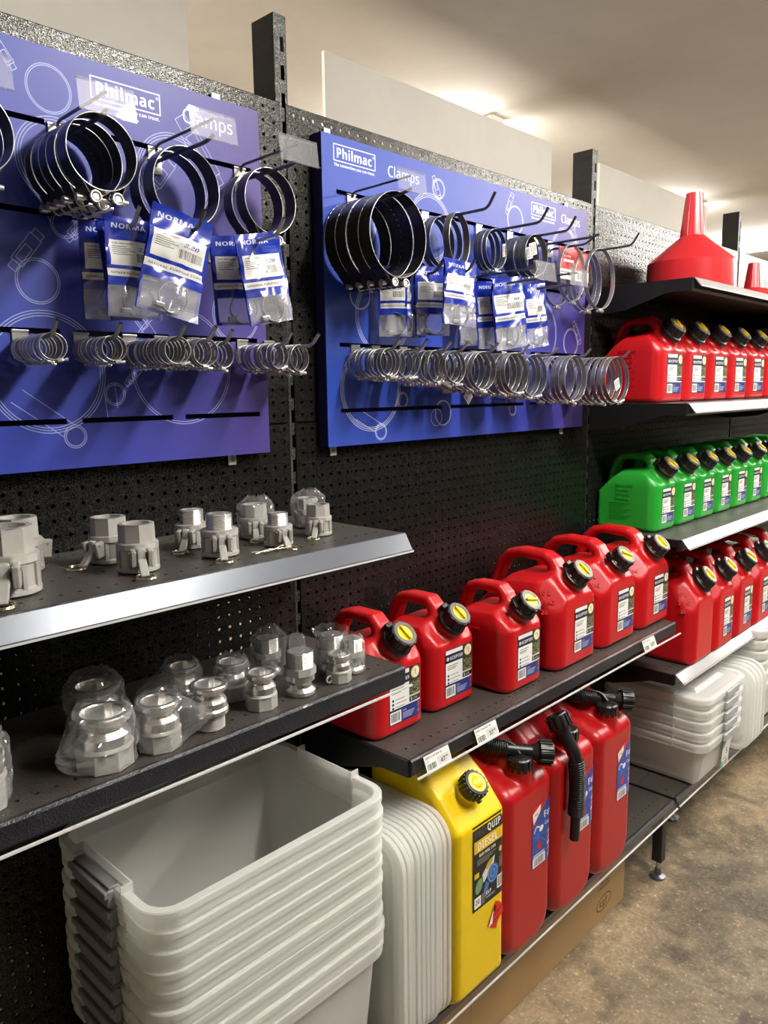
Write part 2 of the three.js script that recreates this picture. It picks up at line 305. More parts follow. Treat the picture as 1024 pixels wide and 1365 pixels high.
const cap3 = (x, y, z, a, b, r0, r1 = r0) => { const dx = b[0] - a[0], dy = b[1] - a[1], dz = b[2] - a[2]; const t = Math.min(1, Math.max(0, ((x - a[0]) * dx + (y - a[1]) * dy + (z - a[2]) * dz) / (dx * dx + dy * dy + dz * dz))); return Math.hypot(x - a[0] - dx * t, y - a[1] - dy * t, z - a[2] - dz * t) - (r0 + (r1 - r0) * t); };
function nets(f, lo, hi, cell) {
  const n = [0, 1, 2].map((k) => Math.ceil((hi[k] - lo[k]) / cell) + 2), [nx, ny, nz] = n;
  const D = new Float32Array(nx * ny * nz), id = (i, j, k) => (k * ny + j) * nx + i;
  for (let k = 0; k < nz; k++) for (let j = 0; j < ny; j++) for (let i = 0; i < nx; i++) D[id(i, j, k)] = f(lo[0] + (i - 0.5) * cell, lo[1] + (j - 0.5) * cell, lo[2] + (k - 0.5) * cell);
  const map = new Int32Array(nx * ny * nz).fill(-1), P = [], I = [];
  for (let k = 0; k < nz - 1; k++) for (let j = 0; j < ny - 1; j++) for (let i = 0; i < nx - 1; i++) {
    let sx = 0, sy = 0, sz = 0, c = 0; const v = [];
    for (let q = 0; q < 8; q++) v.push(D[id(i + (q & 1), j + ((q >> 1) & 1), k + (q >> 2))]);
    let m = 0; for (let q = 0; q < 8; q++) if (v[q] < 0) m |= 1 << q;
    if (m === 0 || m === 255) continue;
    for (let a = 0; a < 8; a++) for (const b of [a ^ 1, a ^ 2, a ^ 4]) if (b > a && (v[a] < 0) !== (v[b] < 0)) {
      const t = v[a] / (v[a] - v[b]); sx += (a & 1) + t * ((b & 1) - (a & 1)); sy += ((a >> 1) & 1) + t * (((b >> 1) & 1) - ((a >> 1) & 1)); sz += (a >> 2) + t * ((b >> 2) - (a >> 2)); c++;
    }
    map[id(i, j, k)] = P.length / 3; P.push(lo[0] + (i - 0.5 + sx / c) * cell, lo[1] + (j - 0.5 + sy / c) * cell, lo[2] + (k - 0.5 + sz / c) * cell);
  }
  for (let k = 1; k < nz - 1; k++) for (let j = 1; j < ny - 1; j++) for (let i = 1; i < nx - 1; i++) {
    const a = D[id(i, j, k)] < 0;
    const quad = (p, q, r, s, flip) => { if (flip) I.push(p, q, r, p, r, s); else I.push(p, r, q, p, s, r); };
    if (a !== (D[id(i + 1, j, k)] < 0)) quad(map[id(i, j - 1, k - 1)], map[id(i, j, k - 1)], map[id(i, j, k)], map[id(i, j - 1, k)], a);
    if (a !== (D[id(i, j + 1, k)] < 0)) quad(map[id(i - 1, j, k - 1)], map[id(i - 1, j, k)], map[id(i, j, k)], map[id(i, j, k - 1)], a);
    if (a !== (D[id(i, j, k + 1)] < 0)) quad(map[id(i - 1, j - 1, k)], map[id(i, j - 1, k)], map[id(i, j, k)], map[id(i - 1, j, k)], a);
  }
  const e = 0.0006, N = [], U = [];
  for (let p = 0; p < P.length; p += 3) {
    let g;
    for (let it = 0; it < 2; it++) { const x = P[p], y = P[p + 1], z = P[p + 2];
      g = [f(x + e, y, z) - f(x - e, y, z), f(x, y + e, z) - f(x, y - e, z), f(x, y, z + e) - f(x, y, z - e)]; const l = Math.hypot(...g) || 1; g = g.map((q) => q / l);
      const d = Math.max(-cell, Math.min(cell, f(x, y, z))); P[p] -= g[0] * d; P[p + 1] -= g[1] * d; P[p + 2] -= g[2] * d; }
    N.push(...g); U.push(P[p] + P[p + 2], P[p + 1]);
  }
  const geo = new THREE.BufferGeometry(); geo.setAttribute('position', new THREE.Float32BufferAttribute(P, 3)); geo.setAttribute('normal', new THREE.Float32BufferAttribute(N, 3)); geo.setAttribute('uv', new THREE.Float32BufferAttribute(U, 2)); geo.setIndex(I);
  return geo;
}
// a patch that follows the +z side of a moulded body (stickers)
function sticker(f, x0, x1, y0, y1, zStart, nx = 14, ny = 10, lift = 0.0007) {
  const g = new THREE.PlaneGeometry(1, 1, nx, ny), p = g.attributes.position;
  for (let i = 0; i < p.count; i++) { const x = x0 + (p.getX(i) + 0.5) * (x1 - x0), y = y0 + (p.getY(i) + 0.5) * (y1 - y0); let z = zStart; for (let k = 0; k < 60; k++) { const d = f(x, y, z); if (d < 0.0002) break; z -= d * 0.8; } p.setXYZ(i, x, y, z + lift); }
  g.computeVertexNormals(); return g;
}
const round2 = (pts, r) => { // inset polygon by r for later rounding (convex corners)
  const n = pts.length, out = [];
  for (let i = 0; i < n; i++) { const a = pts[(i + n - 1) % n], b = pts[i], c = pts[(i + 1) % n];
    const n1 = [-(b[1] - a[1]), b[0] - a[0]], n2 = [-(c[1] - b[1]), c[0] - b[0]]; const l1 = Math.hypot(...n1), l2 = Math.hypot(...n2);
    const u = [n1[0] / l1, n1[1] / l1], v = [n2[0] / l2, n2[1] / l2], k = r / (1 + u[0] * v[0] + u[1] * v[1]); out.push([b[0] + (u[0] + v[0]) * k, b[1] + (u[1] + v[1]) * k]); }
  return out;
};
function canField(c) {   // c: W width, prof [z, y] counter-clockwise seen with z right; handle polyline [z, y]; front depth D
  const r = c.r, P = round2(c.prof, r);
  return (x, y, z) => {
    const ax = Math.abs(x), d2 = sdPoly(P, z, y), dx = ax - (c.W / 2 - r);
    let d = Math.min(Math.max(d2, dx), 0) + Math.hypot(Math.max(d2, 0), Math.max(dx, 0)) - r;
    d = smax(d, (ax - c.W / 2) * 0.7071 + (z - c.D / 2) * 0.7071 + c.edge * 0.7071, 0.012);
    d = smax(d, (ax - c.W / 2) * 0.7071 + (y - c.top) * 0.7071 + c.shoulder * 0.7071, 0.025);
    if (c.facet) { const q = c.facet; d = smax(d, (ax - c.W / 2) * q[0] + (y - q[3]) * q[1] + (z - c.D / 2) * q[2], 0.006); }
    let h = 1e9; const H = c.handle; const sx = 0.55;
    for (let i = 0; i < H.length - 1; i++) h = Math.min(h, cap3(ax > c.hw ? ax - c.hw : 0, y, z, [0, H[i][1], H[i][0]], [0, H[i + 1][1], H[i + 1][0]], H[i][2], H[i + 1][2]));
    d = smin(d, h, 0.02);
    const n = c.neck; d = smin(d, cap3(x, y, z, [0, n[1], n[0]], [0, n[1] + n[2] * c.cy, n[0] + n[2] * c.cz], n[3]), 0.018);
    return d;
  };
}
// cap along +y, base at origin
const capGeo = (() => {
  const teeth = []; for (let k = 0; k < 10; k++) { const t = (k / 10) * Math.PI * 2; teeth.push(rbox(0.010, 0.022, 0.006, 0.0015).rotateY(-t + Math.PI / 2).translate(Math.cos(t) * 0.0275, 0.027, Math.sin(t) * 0.0275)); }
  return {
    body: merge([latheC([[0, 0.002], [0.0335, 0.002], [0.0345, 0.006], [0.0335, 0.011], [0.0305, 0.013], [0.0305, 0.0155], [0.0285, 0.017], [0.0275, 0.036], [0.0255, 0.0385], [0, 0.0385]], 32), ...teeth, rbox(0.02, 0.018, 0.012, 0.003, 0, 0.014, -0.036)]),
    ring: latheC([[0.0185, 0.0384], [0.0185, 0.041], [0.0262, 0.041], [0.0285, 0.0385], [0.0285, 0.036]], 32),
    insert: merge([latheC([[0, 0.0397], [0.0183, 0.0397], [0.0183, 0.038]], 28), rbox(0.006, 0.006, 0.034, 0.0015, 0, 0.0425, 0)]),
  };
})();
function addCap(t, pos, tilt, s = 1, twist = 0) {
  const c = obj('cap', capGeo.body, M.capBlack, t); c.position.set(...pos); c.rotation.set(tilt, 0, 0); c.rotateY(twist); c.scale.setScalar(s);
  obj('cap_ring', capGeo.ring, M.capRing, c); obj('cap_insert', capGeo.insert, M.capYellow, c).userData.label = 'yellow twist valve insert';
  return c;
}
const canLabel = canvasTex(288, 352, (g, w, h) => {
  g.fillStyle = '#f3f2ee'; g.fillRect(0, 0, w, h); g.fillStyle = '#141c3c'; g.fillRect(0, 34, w, 62); g.fillStyle = '#f3f2ee'; g.font = 'bold 34px sans-serif'; g.fillText('SCEPTER', 46, 78); g.beginPath(); g.arc(26, 66, 13, 0, 7); g.fill(); g.fillStyle = '#141c3c'; g.font = 'bold 18px sans-serif'; g.fillText('S', 20, 73);
  g.fillStyle = '#2a3320'; g.fillRect(178, 0, w - 178, 235); for (let i = 0; i < 160; i++) { const q = hash(i, 9); g.fillStyle = q > 0.7 ? '#6d7650' : q > 0.4 ? '#1b2114' : '#a59a7c'; g.fillRect(180 + hash(i, 1) * 100, 100 + hash(i, 2) * 125, 6 + 10 * hash(i, 4), 5 + 10 * q); }
  g.fillStyle = '#d8d4c4'; g.fillRect(178, 196, w - 178, 12); g.fillStyle = '#161a12'; g.fillRect(178, 208, w - 178, 34); g.fillStyle = '#f3f2ee'; g.font = 'bold 28px sans-serif'; g.fillText('5', 190, 235); g.font = '16px sans-serif'; g.fillText('LITRE', 214, 232);
  g.fillStyle = '#f0ead2'; g.beginPath(); g.arc(236, 48, 40, 0, 7); g.fill(); g.strokeStyle = '#c3a640'; g.lineWidth = 5; g.stroke(); g.fillStyle = '#c9a21c'; g.font = 'bold 52px sans-serif'; g.fillText('1', 222, 66);
  g.fillStyle = '#8fae5a'; g.fillRect(22, 116, 110, 7); g.fillStyle = '#55584c'; g.fillRect(22, 132, 96, 5); g.fillRect(22, 143, 80, 4);
  for (let i = 0; i < 3; i++) { g.fillStyle = '#1a1c22'; g.beginPath(); g.arc(32, 190 + i * 26, 9, 0, 7); g.fill(); g.fillStyle = '#8a8c88'; g.fillRect(52, 187 + i * 26, 84 + 16 * (i % 2), 5); }
  g.fillStyle = '#141c3c'; g.fillRect(0, 252, w, 14); g.fillStyle = '#24377e'; g.fillRect(104, 258, w - 104, h - 258); g.fillStyle = '#f3f2ee'; g.fillRect(0, 266, 104, h - 266);
  g.fillStyle = '#1c1c1c'; for (let i = 0; i < 24; i++) g.fillRect(14 + i * 3.2, 276, hash(i, 7) > 0.5 ? 2 : 1, 58); g.fillStyle = '#cdd3ea'; g.font = 'bold 15px sans-serif'; g.fillText('FUEL', 118, 284); for (let i = 0; i < 4; i++) g.fillRect(118, 296 + i * 11, 110 - 9 * i, 4);
  g.fillStyle = '#c33b4a'; g.fillRect(256, 262, 20, 36); g.save(); g.translate(266, 322); g.rotate(0.785); g.fillRect(-11, -11, 22, 22); g.restore();
  g.strokeStyle = '#1a2136'; g.lineWidth = 5; g.strokeRect(2, 2, w - 4, h - 4);
});
const labelMat = std(0xffffff, 0.35, 0, { map: canLabel });
const font = await new FontLoader().loadAsync('fonts/droid/droid_sans_bold.typeface.json');
function words(lines, size, gap) { return merge(lines.map((s, i) => { const g = new TextGeometry(s, { font, size: size, depth: 0.0022, curveSegments: 2, bevelEnabled: false }); return g.translate(0, -i * gap, 0); })); }

const K5 = { W: 0.157, D: 0.2, r: 0.013, edge: 0.018, top: 0.195, shoulder: 0.022, hw: 0.010, cy: 0.72, cz: 0.69, facet: [0.72, 0.42, 0.55, 0.118],
  prof: [[-0.1, 0], [0.1, 0], [0.1, 0.146], [0.052, 0.194], [-0.03, 0.188], [-0.1, 0.118]],
  handle: [[0.062, 0.178, 0.014], [0.042, 0.214, 0.0135], [0.028, 0.228, 0.0125], [-0.03, 0.2285, 0.0115], [-0.055, 0.222, 0.0115], [-0.07, 0.205, 0.0115], [-0.082, 0.17, 0.0115], [-0.088, 0.13, 0.0115]],
  neck: [0.070, 0.165, 0.022, 0.026], cap: [0.083, 0.185, 0.77] };
const K10 = { W: 0.205, D: 0.272, r: 0.016, edge: 0.024, top: 0.232, shoulder: 0.03, hw: 0.012, cy: 0.72, cz: 0.69, facet: [0.68, 0.5, 0.535, 0.12],
  prof: [[-0.136, 0], [0.136, 0], [0.136, 0.178], [0.084, 0.232], [-0.03, 0.222], [-0.136, 0.115]],
  handle: [[0.088, 0.214, 0.016], [0.06, 0.254, 0.0155], [0.04, 0.266, 0.014], [-0.03, 0.27, 0.013], [-0.066, 0.262, 0.013], [-0.09, 0.24, 0.013], [-0.115, 0.19, 0.013], [-0.126, 0.14, 0.013]],
  neck: [0.100, 0.198, 0.024, 0.028], cap: [0.115, 0.219, 0.77] };
for (const k of [K5, K10]) { k.f = canField(k); k.geo = nets(k.f, [-k.W / 2 - 0.004, -0.004, -k.D / 2 - 0.004], [k.W / 2 + 0.004, 0.3, k.D / 2 + 0.012], 0.0045); }
K5.stick = sticker(K5.f, -0.038, 0.058, 0.024, 0.134, 0.12); K10.stick = sticker(K10.f, -0.026, 0.07, 0.034, 0.15, 0.16);
const gasText = words(['GASOLINE', 'DANGER', 'ESSENCE', 'DANGER'], 0.0085, 0.014), gasLines = merge([...Array(9)].map((_, i) => box(-0.005, 0.07 - 0.012 * (i % 3), -0.0008 - 0.0065 * i, 0.0008 - 0.0065 * i, 0, 0.0016)));
const litreText = words(['10 L', '2 MG', ' 26'], 0.0115, 0.024).translate(-0.018, 0.012, 0.0004);
function fuelCan(kind, mat, name, label, group, pos, turn = 0, o = {}) {
  const t = thing(name, label, 'fuel can', pos, turn, group);
  obj('body', kind.geo, mat, t);
  if (o.label !== false) obj('label', kind.stick, labelMat, t).userData.label = 'white and navy printed product label';
  addCap(t, [0, kind.cap[1], kind.cap[0]], kind.cap[2], kind === K10 ? 1.02 : 0.98, o.twist ?? 0);
  const e = obj('embossed_lettering', gasText, mat, t); e.rotation.y = -Math.PI / 2; e.position.set(-kind.W / 2 + 0.0004, 0.145 * kind.W / 0.157 * 0.95, -0.036); e.scale.setScalar(kind === K10 ? 1.2 : 1);
  const l = obj('embossed_rules', gasLines, mat, t); l.rotation.y = -Math.PI / 2; l.position.set(-kind.W / 2 + 0.0004, 0.086, -0.05);
  if (kind === K10) { const q = kind.facet, n = V(-q[0], q[1], q[2]).normalize(), xa = V(0, 1, 0).cross(n).normalize(), ya = n.clone().cross(xa);
    const m = obj('capacity_lettering', litreText, mat, t); m.quaternion.setFromRotationMatrix(new THREE.Matrix4().makeBasis(xa, ya, n)); const y = 0.178, z = kind.D / 2 - 0.042; m.position.set(-(kind.W / 2 - ((y - q[3]) * q[1] + (z - kind.D / 2) * q[2]) / q[0]), y, z); }
  if (o.scale) t.scale.set(...o.scale);
  return t;
}
// six red cans on the ticketed shelf
const five = ['small red fuel can partly behind the adaptor shelf corner', 'small red fuel can second from the adaptor shelf, its yellow valve ridge upright', 'small red fuel can standing next to the first large red can'];
[[0.089, 0.112, 0.0, 0.2], [0.272, 0.108, -0.01, 0.15], [0.463, 0.165, 0.0, 1.3]].forEach(([x, z, r, tw], i) => fuelCan(K5, M.redCan, 'fuel_can', five[i], 'small red fuel cans on the ticketed shelf', [x, -0.292, z], r, { twist: tw }));
const ten = ['large red fuel can next to the small red cans', 'large red fuel can between two other large red cans', 'large red fuel can at the end of the ticketed shelf by the green cans'];
[[0.683, 0.141, 0.15], [0.91, 0.141, 1.0], [1.132, 0.141, 0.1]].forEach(([x, z, tw], i) => fuelCan(K10, M.redCan, 'fuel_can', ten[i], 'large red fuel cans on the ticketed shelf', [x, -0.292, z], 0, { twist: tw }));
// red row, green row, tall red row
const order = ['first', 'second', 'third', 'fourth', 'fifth', 'sixth', 'seventh', 'eighth', 'ninth', 'tenth', 'eleventh', 'twelfth', 'thirteenth'];
for (let i = 0; i < 7; i++) fuelCan(K5, M.redCan, 'fuel_can', 'red fuel can under the funnel shelf, ' + order[i] + ' of its row from the clamp display', 'red fuel cans under the funnel shelf', [1.342 + i * 0.187, 0.353, 0.104], 0, { scale: [1.17, 1.09, 1.0], twist: rr(-0.3, 0.3) });
for (let i = 0; i < 8; i++) fuelCan(K5, M.green, 'fuel_can', 'green fuel can, ' + order[i] + ' of the green row from the clamp display', 'green fuel cans in a row', [1.335 + i * 0.162, -0.046, 0.106], 0, { twist: rr(0.2, 0.7) });
[[1.385, 0], [1.565, 1], [1.75, 1], [1.94, 1], [2.12, 1]].forEach(([x, lab], i) => fuelCan(K10, M.redCan, 'fuel_can', ['tall red fuel can without a front label above the lidded bins', 'tall red fuel can beside the unlabelled one above the lidded bins', 'tall red fuel can in the middle of the row above the lidded bins', 'tall red fuel can fourth in the row above the lidded bins', 'tall red fuel can last in the row above the lidded bins'][i], 'tall red fuel cans above the lidded bins', [x, -0.461, 0.19], 0, { label: !!lab, scale: [0.845, 1.14, 0.98], twist: rr(0, 0.8) }));

// ---------------------------------------------------------------- tall 20 litre cans on the base shelf
const fuelLabel = canvasTex(256, 384, (g, w, h) => {
  g.fillStyle = '#1f3f9c'; g.fillRect(0, 0, w, h); g.strokeStyle = '#2d63c0'; g.lineWidth = 7; for (let i = 0; i < 12; i++) { g.beginPath(); g.moveTo(60, 200); g.lineTo(60 + 300 * Math.cos(i * 0.55), 200 + 300 * Math.sin(i * 0.55)); g.stroke(); }
  g.fillStyle = '#c5161b'; g.beginPath(); g.moveTo(0, 0); g.lineTo(170, 0); g.lineTo(0, 130); g.fill(); g.fillStyle = '#f2efe8'; g.beginPath(); g.moveTo(0, 46); g.lineTo(92, 10); g.lineTo(86, 52); g.lineTo(14, 112); g.fill(); g.fillStyle = '#b2202a'; g.font = 'bold 22px sans-serif'; g.fillText('V12', 22, 66);
  g.fillStyle = '#f4f4f0'; g.font = 'bold 60px sans-serif'; g.save(); g.translate(128, 112); g.rotate(-0.12); g.fillText('Fuel', 0, 0); g.restore(); g.lineWidth = 10; g.strokeStyle = '#f4f4f0'; g.beginPath(); g.moveTo(22, 168); g.quadraticCurveTo(44, 118, 80, 150); g.stroke(); g.beginPath(); g.ellipse(102, 162, 24, 18, -0.4, 0, 7); g.fill(); g.font = 'bold 30px sans-serif'; g.fillText('Can', 140, 158);
  g.save(); g.translate(84, 262); g.rotate(0.785); g.fillStyle = '#c5161b'; g.fillRect(-24, -24, 48, 48); g.restore(); g.fillStyle = '#f4f4f0'; for (let i = 0; i < 3; i++) g.fillRect(14, 306 - i * 0 + i * 8, 130, 4); g.fillRect(10, 326, 140, 56); g.fillStyle = '#222'; for (let i = 0; i < 26; i++) g.fillRect(22 + i * 4.4, 330, hash(i, 5) > 0.5 ? 3 : 1.4, 46);
  const cs = ['#e0a63a', '#d84b52', '#e3e6f2', '#d84b52', '#8aa0de']; for (let i = 0; i < 5; i++) { g.fillStyle = cs[i]; g.save(); g.translate(200, 210 + i * 36); g.rotate(-0.35); g.fillRect(-28, -12, 60, 22); g.fillStyle = '#f4f4f0'; g.fillRect(-16, -4, 36, 7); g.restore(); }
});
const dieselLabel = canvasTex(512, 768, (g, w, h) => {
  g.fillStyle = '#15140f'; g.fillRect(0, 0, w, h); g.font = 'bold 88px sans-serif'; g.fillStyle = '#4b4a46'; g.fillText('PRO', 30, 110); g.fillStyle = '#f1f0ea'; g.fillText('QUIP', 225, 110);
  g.fillStyle = '#e3b90a'; g.fillRect(24, 140, 464, 110); g.fillStyle = '#f4f2e6'; g.font = 'bold 100px sans-serif'; g.fillText('DIESEL', 70, 234);
  g.fillStyle = '#f1f0ea'; g.font = 'bold 38px sans-serif'; g.fillText('BAR FUEL CAN', 100, 298); for (let i = 0; i < 3; i++) { g.fillStyle = '#8d8b84'; g.fillRect(70, 322 + i * 18, 300 - 50 * i, 7); }
  g.fillStyle = '#e3b90a'; g.beginPath(); g.arc(440, 350, 26, 0, 7); g.fill(); g.fillRect(30, 430, 70, 46);
  g.fillStyle = '#d8d6c8'; g.beginPath(); g.moveTo(150, 480); g.lineTo(250, 400); g.lineTo(350, 370); g.lineTo(330, 460); g.lineTo(170, 560); g.fill(); g.fillStyle = '#caa33a'; g.beginPath(); g.ellipse(260, 420, 60, 26, -0.5, 0, 7); g.fill();
  g.fillStyle = '#2a62a8'; g.beginPath(); g.arc(320, 530, 88, 0, 7); g.fill(); g.strokeStyle = '#7fb0e0'; g.lineWidth = 8; g.beginPath(); g.arc(320, 530, 70, 0, 7); g.stroke(); g.beginPath(); g.arc(320, 530, 34, 0, 7); g.stroke(); g.fillStyle = '#3f78bd'; g.beginPath(); g.moveTo(150, 700); g.lineTo(210, 560); g.lineTo(260, 600); g.lineTo(210, 700); g.fill(); g.fillStyle = '#6d9a6c'; g.beginPath(); g.ellipse(100, 560, 50, 70, 0.6, 0, 7); g.fill();
  g.fillStyle = '#6e5a4a'; g.fillRect(420, 420, 80, 100); g.fillStyle = '#f1f0ea'; g.fillRect(30, 650, 100, 96); g.fillStyle = '#15140f'; g.font = 'bold 64px sans-serif'; g.fillText('20', 42, 718); g.fillStyle = '#6d6a63'; g.fillRect(145, 650, 44, 96); g.fillStyle = '#f1f0ea'; g.font = 'bold 46px sans-serif'; g.fillText('ULP', 210, 690); g.font = '26px sans-serif'; g.fillText('COMPLIANT', 210, 724);
  g.fillStyle = '#f1f0ea'; g.fillRect(390, 590, 106, 120); g.fillStyle = '#222'; for (let i = 0; i < 18; i++) g.fillRect(402 + i * 4.8, 600, hash(i, 8) > 0.5 ? 3 : 1.5, 98);
});
const KJ = { W: 0.196, D: 0.26 };
KJ.f = (() => { const P = round2([[-0.13, 0], [0.13, 0], [0.13, 0.402], [0.04, 0.43], [-0.01, 0.47], [-0.13, 0.47]], 0.035);
  return (x, y, z) => { const ax = Math.abs(x), r = 0.035, d2 = sdPoly(P, z, y), dx = ax - (KJ.W / 2 - r); let d = Math.min(Math.max(d2, dx), 0) + Math.hypot(Math.max(d2, 0), Math.max(dx, 0)) - r;
    d = smax(d, ax * 0.7 - y * 0.714 - 0.048, 0.05);
    const ridge = Math.max(cap3(x, y, z, [0, 0.45, -0.1], [0, 0.44, 0.06], 0.024, 0.02), -1); d = smin(d, ridge, 0.03);
    d = smin(d, cap3(x, y, z, [0, 0.41, 0.098], [0, 0.43, 0.098], 0.027), 0.012);
    d = smax(d, -(Math.hypot(Math.max(Math.abs(x) - 0.2, 0), Math.hypot(y - 0.445, (z + 0.05) * 0.6)) - 0.012), 0.01);
    return d; }; })();
KJ.geo = nets(KJ.f, [-0.102, -0.004, -0.134], [0.102, 0.49, 0.134], 0.0055);
KJ.stick = sticker(KJ.f, 0.004, 0.0955, 0.195, 0.345, 0.15, 22, 10);
const jerryCap = (() => { const flats = []; for (let k = 0; k < 12; k++) { const t = k / 12 * Math.PI * 2; flats.push(rbox(0.009, 0.026, 0.004, 0.001).rotateY(-t + Math.PI / 2).translate(Math.cos(t) * 0.0265, 0.018, Math.sin(t) * 0.0265)); } return merge([latheC([[0, 0], [0.025, 0], [0.0265, 0.002], [0.0265, 0.03], [0.023, 0.033], [0.012, 0.034], [0.011, 0.037], [0, 0.037]], 24), ...flats]); })();
function spout(t, pts, endDir) {   // corrugated pouring hose with collar and tip
  const path = new THREE.CatmullRomCurve3(pts, false, 'catmullrom', 0.5), n = 60;
  const sp = new THREE.Group(); sp.name = 'spout'; t.add(sp);
  const prof = [0.0165, 0.0195]; const rings = [];
  for (let i = 0; i < 26; i++) { const u = 0.34 + 0.44 * (i / 25), p = path.getPointAt(u), d = path.getTangentAt(u); rings.push(new THREE.TorusGeometry(0.0165, 0.0031, 6, 16).applyQuaternion(new THREE.Quaternion().setFromUnitVectors(V(0, 0, 1), d)).translate(p.x, p.y, p.z)); }
  const sub = (a, b) => new THREE.CatmullRomCurve3([0, 0.25, 0.5, 0.75, 1].map((q) => path.getPointAt(a + (b - a) * q)));
  obj('hose', merge([new THREE.TubeGeometry(sub(0.02, 0.36), 20, 0.0155, 14), new THREE.TubeGeometry(sub(0.34, 0.78), 20, 0.0155, 14), ...rings]), M.hose, sp);
  obj('tip', new THREE.TubeGeometry(sub(0.77, 1), 10, 0.0115, 14), M.hose, sp);
  const p0 = path.getPointAt(0), d0 = path.getTangentAt(0).negate(); const q = new THREE.Quaternion().setFromUnitVectors(V(0, 1, 0), d0);
  const ribs = []; for (let k = 0; k < 12; k++) { const a = k / 12 * Math.PI * 2; ribs.push(rbox(0.007, 0.03, 0.005, 0.001).rotateY(-a + Math.PI / 2).translate(Math.cos(a) * 0.026, 0, Math.sin(a) * 0.026)); }
  obj('collar', merge([latheC([[0.012, 0.004], [0.012, 0.017], [0.024, 0.017], [0.026, 0.013], [0.026, -0.013], [0.02, -0.017], [0.015, -0.03]], 24), ...ribs]).applyQuaternion(q).translate(p0.x, p0.y, p0.z), M.hose, sp);
  return sp;
}
const jerryNames = ['tall red jerry can beside the yellow can, its hose lying level behind the cap', 'tall red jerry can with its corrugated hose hanging down the front', 'tall red jerry can at the end of its row next to the lidded bins'];
[[0.342, 0], [0.540, 1], [0.7375, 2]].forEach(([x, i]) => {
  const t = thing('jerry_can', jerryNames[i], 'jerry can', [x, -0.855, 0.232], 0, 'tall red jerry cans on the lowest shelf');
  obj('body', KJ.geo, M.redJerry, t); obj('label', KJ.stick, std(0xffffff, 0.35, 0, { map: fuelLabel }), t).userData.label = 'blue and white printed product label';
  const c = obj('cap', jerryCap, M.hose, t); c.position.set(0, 0.423, 0.098);
  if (i === 1) { spout(t, [V(-0.05, 0.49, 0.105), V(-0.048, 0.455, 0.125), V(-0.045, 0.41, 0.148), V(-0.042, 0.345, 0.153), V(-0.044, 0.268, 0.152), V(-0.046, 0.212, 0.151)]);
    obj('strap', tube([V(0, 0.459, 0.098), V(-0.02, 0.468, 0.10), V(-0.06, 0.466, 0.112)], 0.004, 12, 6), M.hose, t); }
  else { const e = i ? [0.06, 0.452, 0.118] : [0.052, 0.456, 0.128];
    spout(t, [V(...e), V(e[0] - 0.03, e[1] + 0.004, e[2] - 0.03), V(-0.025, e[1] + 0.014, 0.05), V(-0.05, e[1] + 0.024, 0.0), V(-0.066, e[1] + 0.034, -0.05), V(-0.07, e[1] + 0.04, -0.09)]);
    obj('strap', tube([V(0, 0.461, 0.098), V(0.0, 0.477, 0.08), V(-0.01, e[1] + 0.03, 0.06)], 0.0045, 12, 6), M.hose, t); }
});
